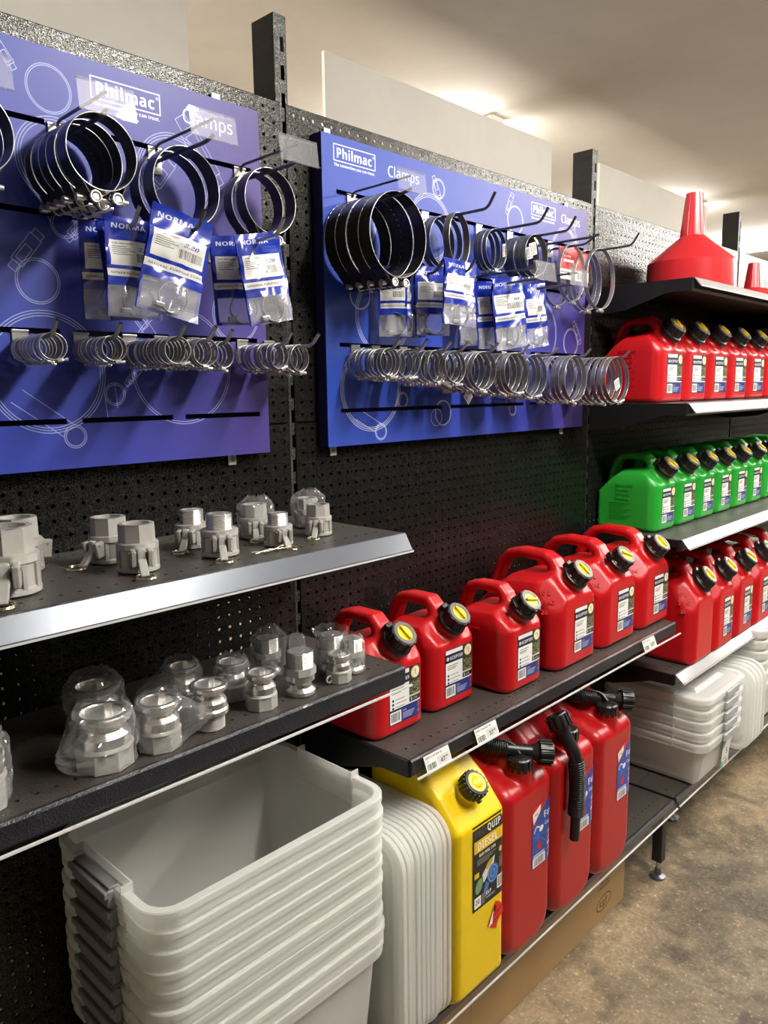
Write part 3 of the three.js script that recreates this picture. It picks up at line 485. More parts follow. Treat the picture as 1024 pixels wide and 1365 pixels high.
{
  const P = round2([[-0.12, 0], [0.085, 0], [0.12, 0.028], [0.12, 0.392], [0.07, 0.452], [-0.02, 0.52], [-0.12, 0.52]], 0.018);
  const f = (x, y, z) => { const ax = Math.abs(x), r = 0.018, d2 = sdPoly(P, z, y), dx = ax - (0.083 - r); let d = Math.min(Math.max(d2, dx), 0) + Math.hypot(Math.max(d2, 0), Math.max(dx, 0)) - r; d = smin(d, cap3(x, y, z, [0, 0.43, 0.07], [0, 0.457, 0.093], 0.026), 0.01); return d; };
  const t = thing('jerry_can', 'tall yellow diesel jerry can with a black printed label', 'jerry can', [0.161, -0.855, 0.242]);
  obj('body', nets(f, [-0.088, -0.004, -0.126], [0.088, 0.53, 0.13], 0.0055), M.yellow, t);
  obj('label', sticker(f, -0.032, 0.079, 0.205, 0.392, 0.15, 16, 8), std(0xffffff, 0.32, 0, { map: dieselLabel }), t).userData.label = 'black diesel label with yellow band';
  const c = obj('cap', merge([latheC([[0, 0], [0.027, 0], [0.028, 0.003], [0.028, 0.026], [0.026, 0.029], [0.02, 0.03], [0.02, 0.029]], 26), ...[...Array(18)].map((_, k) => { const a = k / 18 * Math.PI * 2; return rbox(0.0045, 0.024, 0.004, 0.001).rotateY(-a + Math.PI / 2).translate(Math.cos(a) * 0.028, 0.015, Math.sin(a) * 0.028); }), rbox(0.008, 0.01, 0.008, 0.002, 0.0, 0.004, 0.03)]), M.capBlack, t);
  c.position.set(0, 0.451, 0.087); c.rotation.x = 0.7; obj('cap_insert', latheC([[0, 0.0305], [0.0205, 0.0305], [0.0205, 0.027]], 24), M.capYellow, c).userData.label = 'round yellow cap insert';
  const s = new THREE.Shape(); s.moveTo(-0.022, 0); s.lineTo(0.004, 0.046); s.quadraticCurveTo(0.026, 0.04, 0.03, 0.012); s.lineTo(0.012, -0.004); s.lineTo(0.008, -0.018); s.closePath();
  const warn = canvasTex(128, 128, (g, w, h) => { g.fillStyle = '#e02818'; g.fillRect(0, 0, w, h); g.fillStyle = '#241210'; g.font = 'bold 17px sans-serif'; g.save(); g.translate(14, 84); g.rotate(-0.35); g.fillText('FLAMMABLE', 0, 0); g.fillText('LIQUID', 14, 22); g.restore(); g.beginPath(); g.moveTo(58, 50); g.quadraticCurveTo(46, 34, 62, 14); g.quadraticCurveTo(78, 34, 68, 50); g.fill(); });
  const wg = new THREE.ShapeGeometry(s, 8); { const p = wg.attributes.position, uv = wg.attributes.uv; for (let i = 0; i < p.count; i++) { uv.setXY(i, (p.getX(i) + 0.022) / 0.052, (p.getY(i) + 0.018) / 0.066); } }
  const wm = obj('hazard_sticker', wg, std(0xffffff, 0.4, 0, { map: warn }), t); wm.position.set(0.042, 0.148, 0.1215); wm.rotation.y = -0.06; wm.userData.label = 'red flammable liquid sticker peeling away at one corner';
  const curl = new THREE.Shape([[-0.022, 0], [-0.006, 0.03], [-0.008, 0.004]].map(([a, b]) => new THREE.Vector2(a, b)));
  const cm = obj('sticker_curl', new THREE.ExtrudeGeometry(curl, { depth: 0.0005, bevelEnabled: false }), M.paper, t); cm.position.set(0.0415, 0.148, 0.1235);
}
// cardboard box under the base shelf
{
  const print = canvasTex(1024, 256, (g, w, h) => {
    g.fillStyle = '#a98a5e'; g.fillRect(0, 0, w, h); for (let i = 0; i < 900; i++) { g.fillStyle = hash(i, 1) > 0.5 ? 'rgba(150,118,76,0.25)' : 'rgba(188,158,114,0.2)'; g.fillRect(hash(i, 2) * w, hash(i, 3) * h, 40 * hash(i, 4), 1.5); }
    g.fillStyle = '#7a5f38'; for (let i = 0; i < 7; i++) g.fillRect(872 + 6 * (i % 3), 52 + i * 14, 62 - 14 * (i % 2), 6);
    g.strokeStyle = '#5f4526'; g.lineWidth = 4; g.beginPath(); g.ellipse(905, 196, 40, 24, -0.15, 0, 7); g.stroke(); g.font = 'bold 30px sans-serif'; g.fillStyle = '#5f4526'; g.fillText('cgf', 880, 206);
    g.strokeStyle = '#8f7148'; g.lineWidth = 2; g.beginPath(); g.moveTo(300, 0); g.lineTo(300, h); g.stroke();
  });
  const t = thing('cardboard_box', 'long flat brown cardboard box on the floor under the lowest shelf', 'box', [0.49, -F, 0.13]);
  obj('carton', rbox(1.08, 0.232, 0.25, 0.003, 0, 0.116, 0), M.card, t);
  obj('printed_face', new THREE.PlaneGeometry(1.075, 0.229).translate(0, 0.116, 0.1256), std(0xffffff, 0.8, 0, { map: print }), t).userData.label = 'brown board face with dark print';
  obj('flap_edge', box(-0.538, 0.538, 0.2325, 0.2355, 0.1, 0.126), M.card, t);
}

// ---------------------------------------------------------------- bins and lids
function loop(w, d, r, cs = 7) { const p = []; const c = [[w / 2 - r, d / 2 - r, 0], [-(w / 2 - r), d / 2 - r, 1], [-(w / 2 - r), -(d / 2 - r), 2], [w / 2 - r, -(d / 2 - r), 3]]; for (const [x, z, q] of c) for (let k = 0; k <= cs; k++) { const a = (q + k / cs) * Math.PI / 2; p.push([x + r * Math.cos(a), z + r * Math.sin(a)]); } return p; }
function sweepRect(w, d, r, st, close) {   // st: [inset, y]
  const P = [], I = [], n = loop(w, d, r).length;
  const L = st.map(([i, y]) => loop(w - 2 * i, d - 2 * i, Math.max(0.004, r - i)).map(([x, z]) => [x, y, z]));
  const rows = []; L.forEach((l, k) => { rows.push(l); if (k && k < L.length - 1) rows.push(l); });
  rows.forEach((l) => l.forEach((p) => P.push(...p)));
  for (let k = 0; k < L.length - 1; k++) { const a = 2 * k * n, b = (2 * k + 1) * n; for (let i = 0; i < n; i++) { const j = (i + 1) % n; I.push(a + i, a + j, b + j, a + i, b + j, b + i); } }
  if (close) { const base = P.length / 3, l = L[L.length - 1]; l.forEach((p) => P.push(...p)); P.push(0, l[0][1], 0); for (let i = 0; i < n; i++) I.push(base + i, base + (i + 1) % n, base + n); }
  const g = new THREE.BufferGeometry(); g.setAttribute('position', new THREE.Float32BufferAttribute(P, 3)); g.setIndex(I); g.computeVertexNormals(); return g;
}
function bin(name, label, group, W, D, H, pos, o = {}) {
  const t = thing(name, label, 'storage bin', pos, 0, group); const R = o.R ?? 0.05;
  obj('tub', sweepRect(W - 0.03, D - 0.03, R - 0.012, [[0, -0.001], [0.0012, -0.03], [0.012 + (H - 0.05) * 0.06, -H + 0.02], [0.03 + (H - 0.05) * 0.06, -H]], true), M.pp, t);
  obj('rim', sweepRect(W, D, R, [[0.004, -0.0275], [0.0022, -0.026], [0.0022, -0.0125], [0, -0.0115], [0, -0.002], [0.0015, 0], [0.0135, 0], [0.015, -0.002], [0.0162, -0.016]], false), M.pp, t);
  for (const s of o.latchSides ?? [-1]) {
    const l = obj('latch', merge([rbox(0.012, 0.026, 0.115, 0.003, 0, -0.012, 0), rbox(0.006, 0.010, 0.118, 0.002, 0.008 * -1, -0.004, 0), rbox(0.016, 0.004, 0.11, 0.0015, 0.006, 0.003, 0)]), o.latchMat ?? M.latch, t);
    l.position.set(s * (W / 2 + 0.006), 0, 0); if (s > 0) l.rotation.y = Math.PI; l.userData.label = 'grey plastic clip latch';
  }
  for (const s of [-1, 1]) obj('grip_ledge', merge([box(s * (W / 2 - 0.018) - 0.001, s * (W / 2 - 0.018) + 0.001, -0.03, 0.012, -0.075, 0.075), box(Math.min(s * (W / 2 - 0.018), s * W / 2), Math.max(s * (W / 2 - 0.018), s * W / 2), -0.02, 0.012, -0.076, -0.074), box(Math.min(s * (W / 2 - 0.018), s * W / 2), Math.max(s * (W / 2 - 0.018), s * W / 2), -0.02, 0.012, 0.074, 0.076)]), M.pp, t);
  return t;
}
{
  const first = bin('storage_bin', 'clear frosted storage bin on top of the tall nested stack, open and empty', 'tall nested stack of clear bins', 0.47, 0.33, 0.278, [-0.322, -0.30, 0.186]);
  const nm = ['second', 'third', 'fourth', 'fifth', 'sixth', 'seventh', 'eighth', 'ninth', 'tenth'];
  for (let i = 1; i < 10; i++) copy(first, [-0.322 + rr(-0.002, 0.002), -0.30 - 0.0308 * i, 0.186 + rr(-0.002, 0.002)], 0, 'clear frosted storage bin, ' + nm[i - 1] + ' down in the tall nested stack');
}
function lid(label, group, W, D, pos) {   // lid lying flat, top up; turned on edge afterwards
  const t = thing('bin_lid', label, 'bin lid', pos, 0, group);
  const g = sweepRect(W, D, 0.06, [[0.0012, -0.0105], [0, -0.009], [0, -0.0012], [0.0012, 0], [0.012, 0], [0.018, -0.0035], [0.03, -0.0035], [0.036, 0.0008]], true);
  obj('panel', g.rotateZ(Math.PI / 2), M.pp, t); return t;
}
{
  const l0 = lid('clear frosted bin lid on edge, pressed against the yellow can', 'clear lids standing on edge beside the yellow can', 0.445, 0.33, [0.058, -0.632, 0.193]);
  const N = 11; for (let i = 1; i < N; i++) copy(l0, [0.058 - i * 0.0132, -0.632, 0.193 + rr(-0.003, 0.002)], 0, i === N - 1 ? 'clear frosted bin lid on edge, next to the tall nested bin stack' : 'clear frosted bin lid on edge, ' + order[i] + ' from the yellow can in its row');
}
// small lidded bins on the base shelf of the far bay
{
  const binLabel = canvasTex(128, 256, (g, w, h) => { g.fillStyle = '#e9e9e4'; g.fillRect(0, 0, w, h); g.fillStyle = '#55bcb2'; g.beginPath(); g.moveTo(0, 0); g.lineTo(60, 0); g.quadraticCurveTo(64, 60, 0, 100); g.fill(); g.fillRect(0, 200, 46, 56); g.fillStyle = '#1d1d1d'; g.font = 'bold 60px sans-serif'; g.fillText('S', 62, 150); g.fillStyle = '#555'; g.fillRect(20, 176, 60, 6); for (let i = 0; i < 14; i++) g.fillRect(56 + i * 4, 196, 2, 48); });
  const ys = [-0.7, -0.664, -0.628, -0.592, -0.556]; const W = 0.34, D = 0.36; let b0;
  ys.forEach((y, i) => {
    const lab = ['small clear bin at the bottom of its stack, with a teal and white size label', 'small clear bin second from the bottom beside the tall red jerry cans', 'small clear bin in the middle of its stack beside the red jerry cans', 'small clear bin second from the top of its stack beside the red jerry cans', 'small clear bin on top of its stack beside the red jerry cans, lid clipped on'][i];
    b0 = bin('small_storage_bin', lab, 'small clear bins stacked on the far lowest shelf', W, D, 0.155, [1.445, y, 0.205], { latchSides: [], R: 0.045 });
    const l = obj('latch', rbox(0.1, 0.024, 0.01, 0.003), M.latchPale, b0); l.position.set(0.02, -0.012, D / 2 + 0.005); l.userData.label = 'pale grey clip latch';
    if (i === 0) { const m = obj('size_label', new THREE.PlaneGeometry(0.062, 0.115), std(0xffffff, 0.4, 0, { map: binLabel }), b0); m.position.set(0.055, -0.092, D / 2 - 0.0165); m.rotation.x = 0.06; m.userData.label = 'teal and white size sticker'; }
    if (i === 4) obj('lid', sweepRect(W + 0.006, D + 0.006, 0.047, [[0, -0.012], [0, 0.004], [0.003, 0.007], [0.016, 0.007], [0.024, 0.002], [0.06, 0.002], [0.075, 0.012]], true), M.pp, b0);
  });
  for (let i = 0; i < 4; i++) { const l = lid('clear lid on edge between the two small bin stacks, ' + order[i] + ' of four', 'clear lids on edge between the small bin stacks', 0.30, 0.36, [1.665 + i * 0.034, -0.705, 0.215]); l.scale.x = 1.8; }
  const y2 = [-0.69, -0.65, -0.61, -0.57, -0.53, -0.49];
  y2.forEach((y, i) => bin('small_storage_bin', 'clear bin in the second small stack, ' + order[i] + ' from the shelf', 'second stack of small clear bins', W, D, 0.187, [2.0, y + 0.022, 0.19], { latchSides: [], R: 0.045 }));
}
{ // clear tub beyond the tall red cans
  const t = thing('clear_tub', 'clear rigid plastic tub at the end of the tall red can row', 'tub', [2.37, -0.461, 0.16]);
  obj('tub', sweepRect(0.24, 0.25, 0.03, [[0, 0.2], [0.004, 0.18], [0.02, 0.01], [0.03, 0.0]], true), M.ppClear, t);
  obj('lid', sweepRect(0.25, 0.26, 0.03, [[0, 0.195], [0, 0.206], [0.008, 0.21], [0.02, 0.206], [0.03, 0.212]], true), M.ppClear, t);
  obj('wire_handle', tube([V(-0.09, 0.21, 0.1), V(-0.05, 0.235, 0.11), V(0.05, 0.235, 0.11), V(0.09, 0.21, 0.1)], 0.003), M.wire, t);
}
// ---------------------------------------------------------------- funnels
function funnel(x, z, label, s, by = 1, sy = 1) {
  const t = thing('funnel', label, 'funnel', [x, 0.704, z], 0, 'red plastic funnels'); t.scale.setScalar(s);
  const bowl = obj('bowl', latheC([[0.14, 0.0], [0.143, 0.0], [0.143, 0.004], [0.139, 0.006], [0.137, 0.09], [0.132, 0.096], [0.04, 0.172], [0.036, 0.176], [0.036, 0.17], [0.128, 0.093], [0.134, 0.08], [0.136, 0.004]], 48), M.redFunnel, t); bowl.scale.y = by;
  const N = 48, P = [], I = []; for (let j = 0; j <= 6; j++) { const q = j / 6, y = 0.172 + 0.135 * q, r0 = 0.037 - 0.013 * q; for (let i = 0; i < N; i++) { const a = i / N * Math.PI * 2, r = r0 * (1 + 0.09 * Math.max(0, Math.cos(a * 6)) ** 3); P.push(r * Math.cos(a), y, r * Math.sin(a)); } }
  for (let j = 0; j < 6; j++) for (let i = 0; i < N; i++) { const a = j * N + i, b = j * N + (i + 1) % N; I.push(a, b + N, b, a, a + N, b + N); }
  const g = new THREE.BufferGeometry(); g.setAttribute('position', new THREE.Float32BufferAttribute(P, 3)); g.setIndex(I); g.computeVertexNormals(); const sp = obj('spout', g, M.redFunnel, t); sp.scale.y = sy; sp.position.y = 0.172 * (by - sy);
}
funnel(1.57, 0.15, 'large red plastic funnel standing upside down on the top shelf', 1);
funnel(2.15, 0.15, 'smaller red funnel beyond the large one on the top shelf', 0.86, 0.4, 0.8);

// ---------------------------------------------------------------- blue display panels
function panelArt(x0, marks) {
  const W = 1.037, H = 0.618, S = 1900 / W; 
  return canvasTex(1900, Math.round(H * S), (g, w, h) => {
    const X = (x) => (x - x0) * S, Y = (y) => (0.903 - y) * S;
    const gr = g.createLinearGradient(0, 0, w, 0); gr.addColorStop(0, '#2747ae'); gr.addColorStop(0.45, '#2c43ab'); gr.addColorStop(0.72, '#363d9e'); gr.addColorStop(1, '#463683'); g.fillStyle = gr; g.fillRect(0, 0, w, h);
    g.strokeStyle = '#b9c2ec'; g.lineCap = 'round';
    const ring = (x, y, r, gap = 0.006, n = 2, a0 = 0, a1 = 6.2832) => { for (let i = 0; i < n; i++) { g.lineWidth = 2.2; g.beginPath(); g.arc(X(x), Y(y), (r - i * gap) * S, a0, a1); g.stroke(); } };
    const bolt = (x, y, a, l) => { g.save(); g.translate(X(x), Y(y)); g.rotate(a); g.lineWidth = 2; const s = l * S; g.strokeRect(0, -s * 0.2, s, s * 0.4); g.strokeRect(s * 0.12, -s * 0.12, s * 0.5, s * 0.24); g.strokeRect(-s * 0.25, -s * 0.13, s * 0.25, s * 0.26); g.strokeRect(s, -s * 0.16, s * 0.2, s * 0.32); g.restore(); };
    const lug = (x, y, r, tx, ty) => { ring(x, y, r, 0.003, 2); g.lineWidth = 2; g.beginPath(); g.moveTo(X(x) - r * S, Y(y)); g.lineTo(X(tx), Y(ty)); g.stroke(); g.beginPath(); g.moveTo(X(x), Y(y) - r * S); g.lineTo(X(tx) + r * S, Y(ty) - r * S); g.stroke(); };
    const logo = (x, y) => { g.lineWidth = 4; g.strokeStyle = '#eef0fb'; g.strokeRect(X(x), Y(y), 0.118 * S, 0.031 * S); g.fillStyle = '#f6f7fd'; g.font = 'bold ' + Math.round(0.0265 * S) + 'px sans-serif'; g.fillText('Philmac', X(x + 0.006), Y(y - 0.0245)); g.font = Math.round(0.007 * S) + 'px sans-serif'; g.fillText('®', X(x + 0.1105), Y(y - 0.009)); g.font = 'bold ' + Math.round(0.0084 * S) + 'px sans-serif'; g.fillText('The connection you can trust.', X(x + 0.0), Y(y - 0.041)); };
    const clamps = (x, y) => { g.fillStyle = '#eef0fb'; g.font = Math.round(0.031 * S) + 'px sans-serif'; g.fillText('Clamps', X(x), Y(y)); };
    marks({ ring, bolt, lug, logo, clamps, g, X, Y, S });
  });
}
const PAN = { H0: 0.285, H1: 0.903, W: 1.037 };
function displayPanel(x0, segs, tex, tabs, label) {
  const t = thing('clamp_display_panel', label, 'display panel', [0, -F, 0]);
  const s = new THREE.Shape([[x0, PAN.H0], [x0 + PAN.W, PAN.H0], [x0 + PAN.W, PAN.H1], [x0, PAN.H1]].map(([a, b]) => new THREE.Vector2(a, b)));
  for (const y of [0.797, 0.668, 0.495, 0.359]) for (const [a, b] of segs) { const p = new THREE.Path(); p.moveTo(a, y - 0.0042); p.lineTo(b, y - 0.0042); p.lineTo(b, y + 0.0042); p.lineTo(a, y + 0.0042); p.closePath(); s.holes.push(p); }
  const g = new THREE.ExtrudeGeometry(s, { depth: 0.002, bevelEnabled: false }).translate(0, F, 0.028);
  tex.repeat.set(1 / PAN.W, 1 / (PAN.H1 - PAN.H0)); tex.offset.set(-x0 / PAN.W, -PAN.H0 / (PAN.H1 - PAN.H0)); tex.wrapS = tex.wrapT = THREE.ClampToEdgeWrapping;
  obj('printed_face', g, phys(0xffffff, 0.46, { map: tex }), t).userData.label = 'printed blue and violet face with white clamp drawings';
  obj('tray', [box(x0, x0 + 0.0015, PAN.H0 + F, PAN.H1 + F, 0.002, 0.028), box(x0 + PAN.W - 0.0015, x0 + PAN.W, PAN.H0 + F, PAN.H1 + F, 0.002, 0.028), box(x0, x0 + PAN.W, PAN.H0 + F, PAN.H0 + 0.0015 + F, 0.002, 0.028), box(x0, x0 + PAN.W, PAN.H1 - 0.0015 + F, PAN.H1 + F, 0.002, 0.028), box(x0, x0 + PAN.W, PAN.H0 + F, PAN.H1 + F, 0.0015, 0.003)], M.blueEdge, t);
  for (const [x, up] of tabs) { const y = up ? PAN.H1 + 0.008 : PAN.H0 - 0.01;
    const b = obj('mounting_tab', rbox(0.018, 0.022, 0.003, 0.0014, x, y + F, 0.0045), M.white, t); obj('screw', cyl(0.0042, 0.0042, 0.003, 12).rotateX(Math.PI / 2).translate(x, y + F, 0.0072), M.wire, b); }
  return t;
}
const artA = panelArt(-1.12, ({ ring, bolt, lug, logo, clamps }) => {
  ring(-0.502, 0.434, 0.092, 0.004, 3); ring(-0.506, 0.568, 0.033, 0.003, 2); bolt(-0.535, 0.592, -0.9, 0.05); lug(-0.466, 0.335, 0.018, -0.56, 0.39); lug(-0.395, 0.4, 0.018, -0.41, 0.36); ring(-0.266, 0.445, 0.098, 0.004, 2); bolt(-0.35, 0.53, 0.9, 0.045); bolt(-0.37, 0.42, -0.8, 0.03);
  ring(-0.468, 0.845, 0.034, 0.0025, 2); ring(-0.463, 0.745, 0.062, 0.004, 3); bolt(-0.52, 0.865, -2.2, 0.03); ring(-0.262, 0.755, 0.072, 0.004, 3); bolt(-0.235, 0.84, 0.95, 0.085); bolt(-0.3, 0.74, -0.9, 0.05); bolt(-0.45, 0.64, -0.8, 0.04); lug(-0.46, 0.655, 0.02, -0.5, 0.7);
  ring(-0.15, 0.54, 0.05, 0.003, 2); logo(-0.402, 0.881); clamps(-0.243, 0.850); logo(-1.05, 0.881); clamps(-0.9, 0.85); ring(-0.8, 0.6, 0.12, 0.004, 3);
});
const artB = panelArt(0.07, ({ ring, bolt, lug, logo, clamps }) => {
  logo(0.103, 0.887); clamps(0.259, 0.853); logo(0.814, 0.887); clamps(0.963, 0.856);
  ring(0.2, 0.405, 0.092, 0.004, 3); lug(0.228, 0.31, 0.018, 0.15, 0.34); lug(0.3, 0.378, 0.018, 0.27, 0.35); ring(0.17, 0.60, 0.03, 0.002, 2); bolt(0.145, 0.63, -0.8, 0.03); ring(0.24, 0.56, 0.085, 0.004, 3);
  ring(0.4, 0.765, 0.075, 0.004, 3); ring(0.43, 0.855, 0.022, 0.003, 2); bolt(0.415, 0.872, 1.1, 0.035); ring(0.445, 0.345, 0.03, 0.002, 2); ring(0.42, 0.335, 0.02, 0.002, 1); lug(0.738, 0.345, 0.016, 0.70, 0.38); ring(0.74, 0.83, 0.035, 0.002, 2); bolt(0.705, 0.85, -1.1, 0.04); ring(0.17, 0.745, 0.05, 0.004, 2);
  ring(0.99, 0.77, 0.075, 0.004, 3); bolt(1.02, 0.85, 1.0, 0.07); ring(0.86, 0.55, 0.09, 0.004, 2); ring(1.03, 0.53, 0.04, 0.003, 2); bolt(1.05, 0.58, 1.0, 0.05); ring(0.6, 0.5, 0.11, 0.004, 3);
});
const segA = [-0.266, -0.453, -0.64, -0.827, -1.014].map((a) => [a, a + 0.162]), segB = [[0.108, 0.442], [0.474, 0.79], [0.82, 1.09]];
displayPanel(-1.12, segA, artA, [[-0.156, true], [-0.154, false], [-1.04, true], [-1.04, false]], 'blue clamp display panel mounted over the hose coupling shelves');
displayPanel(0.07, segB, artB, [[0.109, true], [0.106, false], [1.031, true], [1.029, false]], 'blue clamp display panel mounted over the red fuel can shelf');

// ---------------------------------------------------------------- hooks
const P0 = 0.03;
let hookNo = { A: 0, B: 0 };
function hook(x, row, len, label, o = {}) {   // row: slot height; shaft 0.02 below
  const t = thing('display_hook', label, 'hook', [x, row, P0], 0, o.group);
  const dy = o.dy ?? -0.021, up = o.up ?? 0.024, mat = o.mat ?? M.hookDark;
  obj('wire', poly([V(0, dy - 0.006, 0.003), V(0, dy, 0.006), V(0, dy, len - 0.02), V(0, dy + up, len)], 0.0032, 8), mat, t);
  obj('back_plate', [rbox(0.026, 0.004, 0.006, 0.001, 0, -0.001, 0.0015), rbox(0.024, 0.04, 0.002, 0.0008, 0, -0.022, 0.0022)], M.wire, t);
  if (o.flag) {
    obj('label_wire', poly([V(0.003, -0.006, 0.003), V(0.003, 0.004, 0.006), V(0.003, 0.006, len - 0.004)], 0.0024, 8), mat, t);
    const f = obj('label_holder', [box(-0.04, 0.042, -0.032, 0.008, 0, 0.0012), box(-0.04, 0.042, 0.0078, 0.0095, -0.006, 0.002), box(-0.04, 0.042, -0.033, -0.032, 0, 0.005)], M.clearFlag, t);
    f.position.set(0, 0.006, len); f.rotation.set(-0.12, o.flagTurn ?? 0, 0); f.userData.label = 'clear plastic ticket holder';
  }
  return t;
}
const rowLabel = { 1: 'upper slot row', 2: 'second slot row', 3: 'third slot row' };
// ---------------------------------------------------------------- clamps
const bandGeo = (R, w, th = 0.0009, n = 40) => toCreasedNormals(lathe([[R - th, -w / 2], [R, -w / 2], [R, w / 2], [R - th, w / 2], [R - th, -w / 2]], n), 0.7).rotateX(Math.PI / 2);
const cache = {};
function memo(k, f) { return cache[k] ?? (cache[k] = f()); }
function tBolt(R, w, mat, label, group, pos, spin = 0, yaw = 0) {
  const t = thing('t_bolt_clamp', label, 'hose clamp', pos, yaw, group); t.rotation.z = spin;
  obj('band', memo('tb' + R + w, () => bandGeo(R, w, 0.0011)), mat, t);
  obj('inner_bridge', memo('ib' + R + w, () => toCreasedNormals(new THREE.CylinderGeometry(R - 0.0016, R - 0.0016, w * 0.98, 16, 1, true, -0.55, 1.1), 0.5).rotateX(Math.PI / 2)), M.bolt, t);
  obj('band_edge', memo('be' + R + w, () => merge([-1, 1].map((q) => new THREE.TorusGeometry(R - 0.0004, 0.00075, 5, 44).translate(0, 0, q * w / 2)))), M.bolt, t).userData.label = 'bright cut edge of the band';
  const y = -R - 0.009;
  for (const s of [-1, 1]) { const p0 = [s * 0.62 * R, -0.785 * R], p1 = [s * 0.0175, -R - 0.0155], L = Math.hypot(p1[0] - p0[0], p1[1] - p0[1]); obj('tangent_strap', memo('ts' + R + w + s, () => box(-0.0006, 0.0006, -L / 2, L / 2, -w / 2, w / 2).rotateZ(Math.atan2(-(p1[0] - p0[0]), p1[1] - p0[1])).translate((p0[0] + p1[0]) / 2, (p0[1] + p1[1]) / 2, 0)), mat, t);
    const tr = obj('trunnion', memo('tr' + w, () => merge([new THREE.TorusGeometry(0.0072, 0.0019, 6, 16).translate(0, 0, w / 2 - 0.002), cyl(0.0045, 0.0045, w * 0.9, 12).rotateX(Math.PI / 2)])), M.bolt, t); tr.position.set(s * 0.016, y, w * 0.12);
    obj('loop_strap', memo('ls' + w + s, () => tube([V(s * -0.004, 0.011, 0), V(s * 0.006, 0.001, 0), V(s * 0.003, -0.007, 0), V(s * -0.012, 0.004, 0)].map((q) => q), 0.0014, 10, 5)), mat, tr); }
  obj('bolt', memo('bo', () => merge([cyl(0.0033, 0.0033, 0.07, 10).rotateZ(Math.PI / 2), cyl(0.006, 0.006, 0.01, 6).rotateZ(Math.PI / 2).translate(-0.036, 0, 0)])), M.bolt, t).position.set(0.004, y, 0);
  obj('nut', memo('nu', () => cyl(0.0062, 0.0062, 0.009, 6).rotateZ(Math.PI / 2)), M.bolt, t).position.set(0.028, y, 0);
  return t;
}
const toothed = dataTex(64, (u) => [Math.sin(u * Math.PI * 2) > 0.2 ? 60 : 255], false); toothed.repeat.set(90, 1);
const wormBand = std(lin(0.4, 0.4, 0.385), 0.38, 0.85, { bumpMap: toothed, bumpScale: 0.0005 });
function worm(R, label, group, pos, o = {}) {
  const w = o.w ?? 0.010, t = thing('worm_drive_clamp', label, 'hose clamp', pos, o.yaw ?? 0, group); t.rotation.z = o.spin ?? 0; t.rotation.x = o.tilt ?? 0;
  obj('band', memo('wb' + R + w, () => bandGeo(R, w, 0.0009, R > 0.04 ? 40 : 28)), o.mat ?? wormBand, t);
  obj('band_edge', memo('we' + R + w, () => merge([-1, 1].map((q) => new THREE.TorusGeometry(R - 0.0004, 0.0006, 4, R > 0.04 ? 40 : 28).translate(0, 0, q * w / 2)))), M.bolt, t);
  const k = Math.min(1, R / 0.035);
  obj('housing', memo('wh' + k, () => merge([rbox(0.016 * k, 0.009 * k, 0.0125, 0.0025 * k, 0, 0, 0), rbox(0.02 * k, 0.002, 0.0115, 0.0008, 0, 0.0045 * k, 0)])), M.steel, t).position.set(0.002, -R - 0.0035 * k, 0);
  obj('screw', memo('ws' + k, () => merge([cyl(0.0032 * k, 0.0032 * k, 0.03 * k, 8).rotateZ(Math.PI / 2), cyl(0.0048 * k, 0.0048 * k, 0.007 * k, 6).rotateZ(Math.PI / 2).translate(0.016 * k, 0, 0)])), M.bolt, t).position.set(0.004, -R - 0.004 * k, 0);
  if (o.tagged) { const m = obj('barcode_tag', new THREE.PlaneGeometry(0.026, 0.03), tagMat, t); m.position.set(o.tagged[0], o.tagged[1], w / 2 + 0.003); m.rotation.set(0.05, o.tagged[2] ?? -0.2, o.tagged[3] ?? 0.2); m.userData.label = 'white barcode tag'; }
  return t;
}
const tagTex = canvasTex(96, 112, (g, w, h) => { g.fillStyle = '#eeeee8'; g.fillRect(0, 0, w, h); g.fillStyle = '#333'; for (let i = 0; i < 15; i++) g.fillRect(12 + i * 5, 18, hash(i, 11) > 0.5 ? 3 : 1.5, 60); g.fillRect(12, 86, 70, 5); g.fillRect(12, 96, 50, 4); });
const tagMat = std(0xffffff, 0.5, 0, { map: tagTex });

// panel A, upper row: large T bolt clamps
const GA = 'dark T-bolt clamps on the coupling shelf display';
const hangs = (R, shaft) => shaft + 0.0032 - R + 0.0009;
hook(-0.628, 0.797, 0.158, 'dark wire hook on the upper slot row carrying the clamps cut by the frame edge', { flag: true, dy: -0.023, up: 0.005 });
hook(-0.463, 0.797, 0.158, 'dark wire hook on the upper slot row carrying the thick bunch of T-bolt clamps', { flag: true, dy: -0.023, up: 0.005 });
hook(-0.30, 0.797, 0.168, 'dark wire hook on the upper slot row carrying two large T-bolt clamps', { flag: true, dy: -0.023, up: 0.005 });
hook(-0.131, 0.797, 0.164, 'dark wire hook on the upper slot row beside the first tall upright', { flag: true, dy: -0.023, up: 0.005 });
[0.07, 0.105, 0.14].forEach((z, i) => tBolt(0.0525, 0.03, M.tband, 'dark T-bolt clamp on the hook at the frame edge, ' + order[i] + ' from the panel', GA, [-0.628, hangs(0.0525, 0.776), z], rr(-0.05, 0.05), rr(-0.08, 0.05)));
[0.046, 0.069, 0.092, 0.118, 0.155].forEach((z, i) => tBolt(0.051, [0.0215, 0.0215, 0.0215, 0.024, 0.03][i], M.tband, 'dark T-bolt clamp in the thick bunch of five, ' + order[i] + ' from the panel', GA, [-0.463, hangs(0.051, 0.776), z], rr(-0.06, 0.06), rr(-0.04, 0.04)));
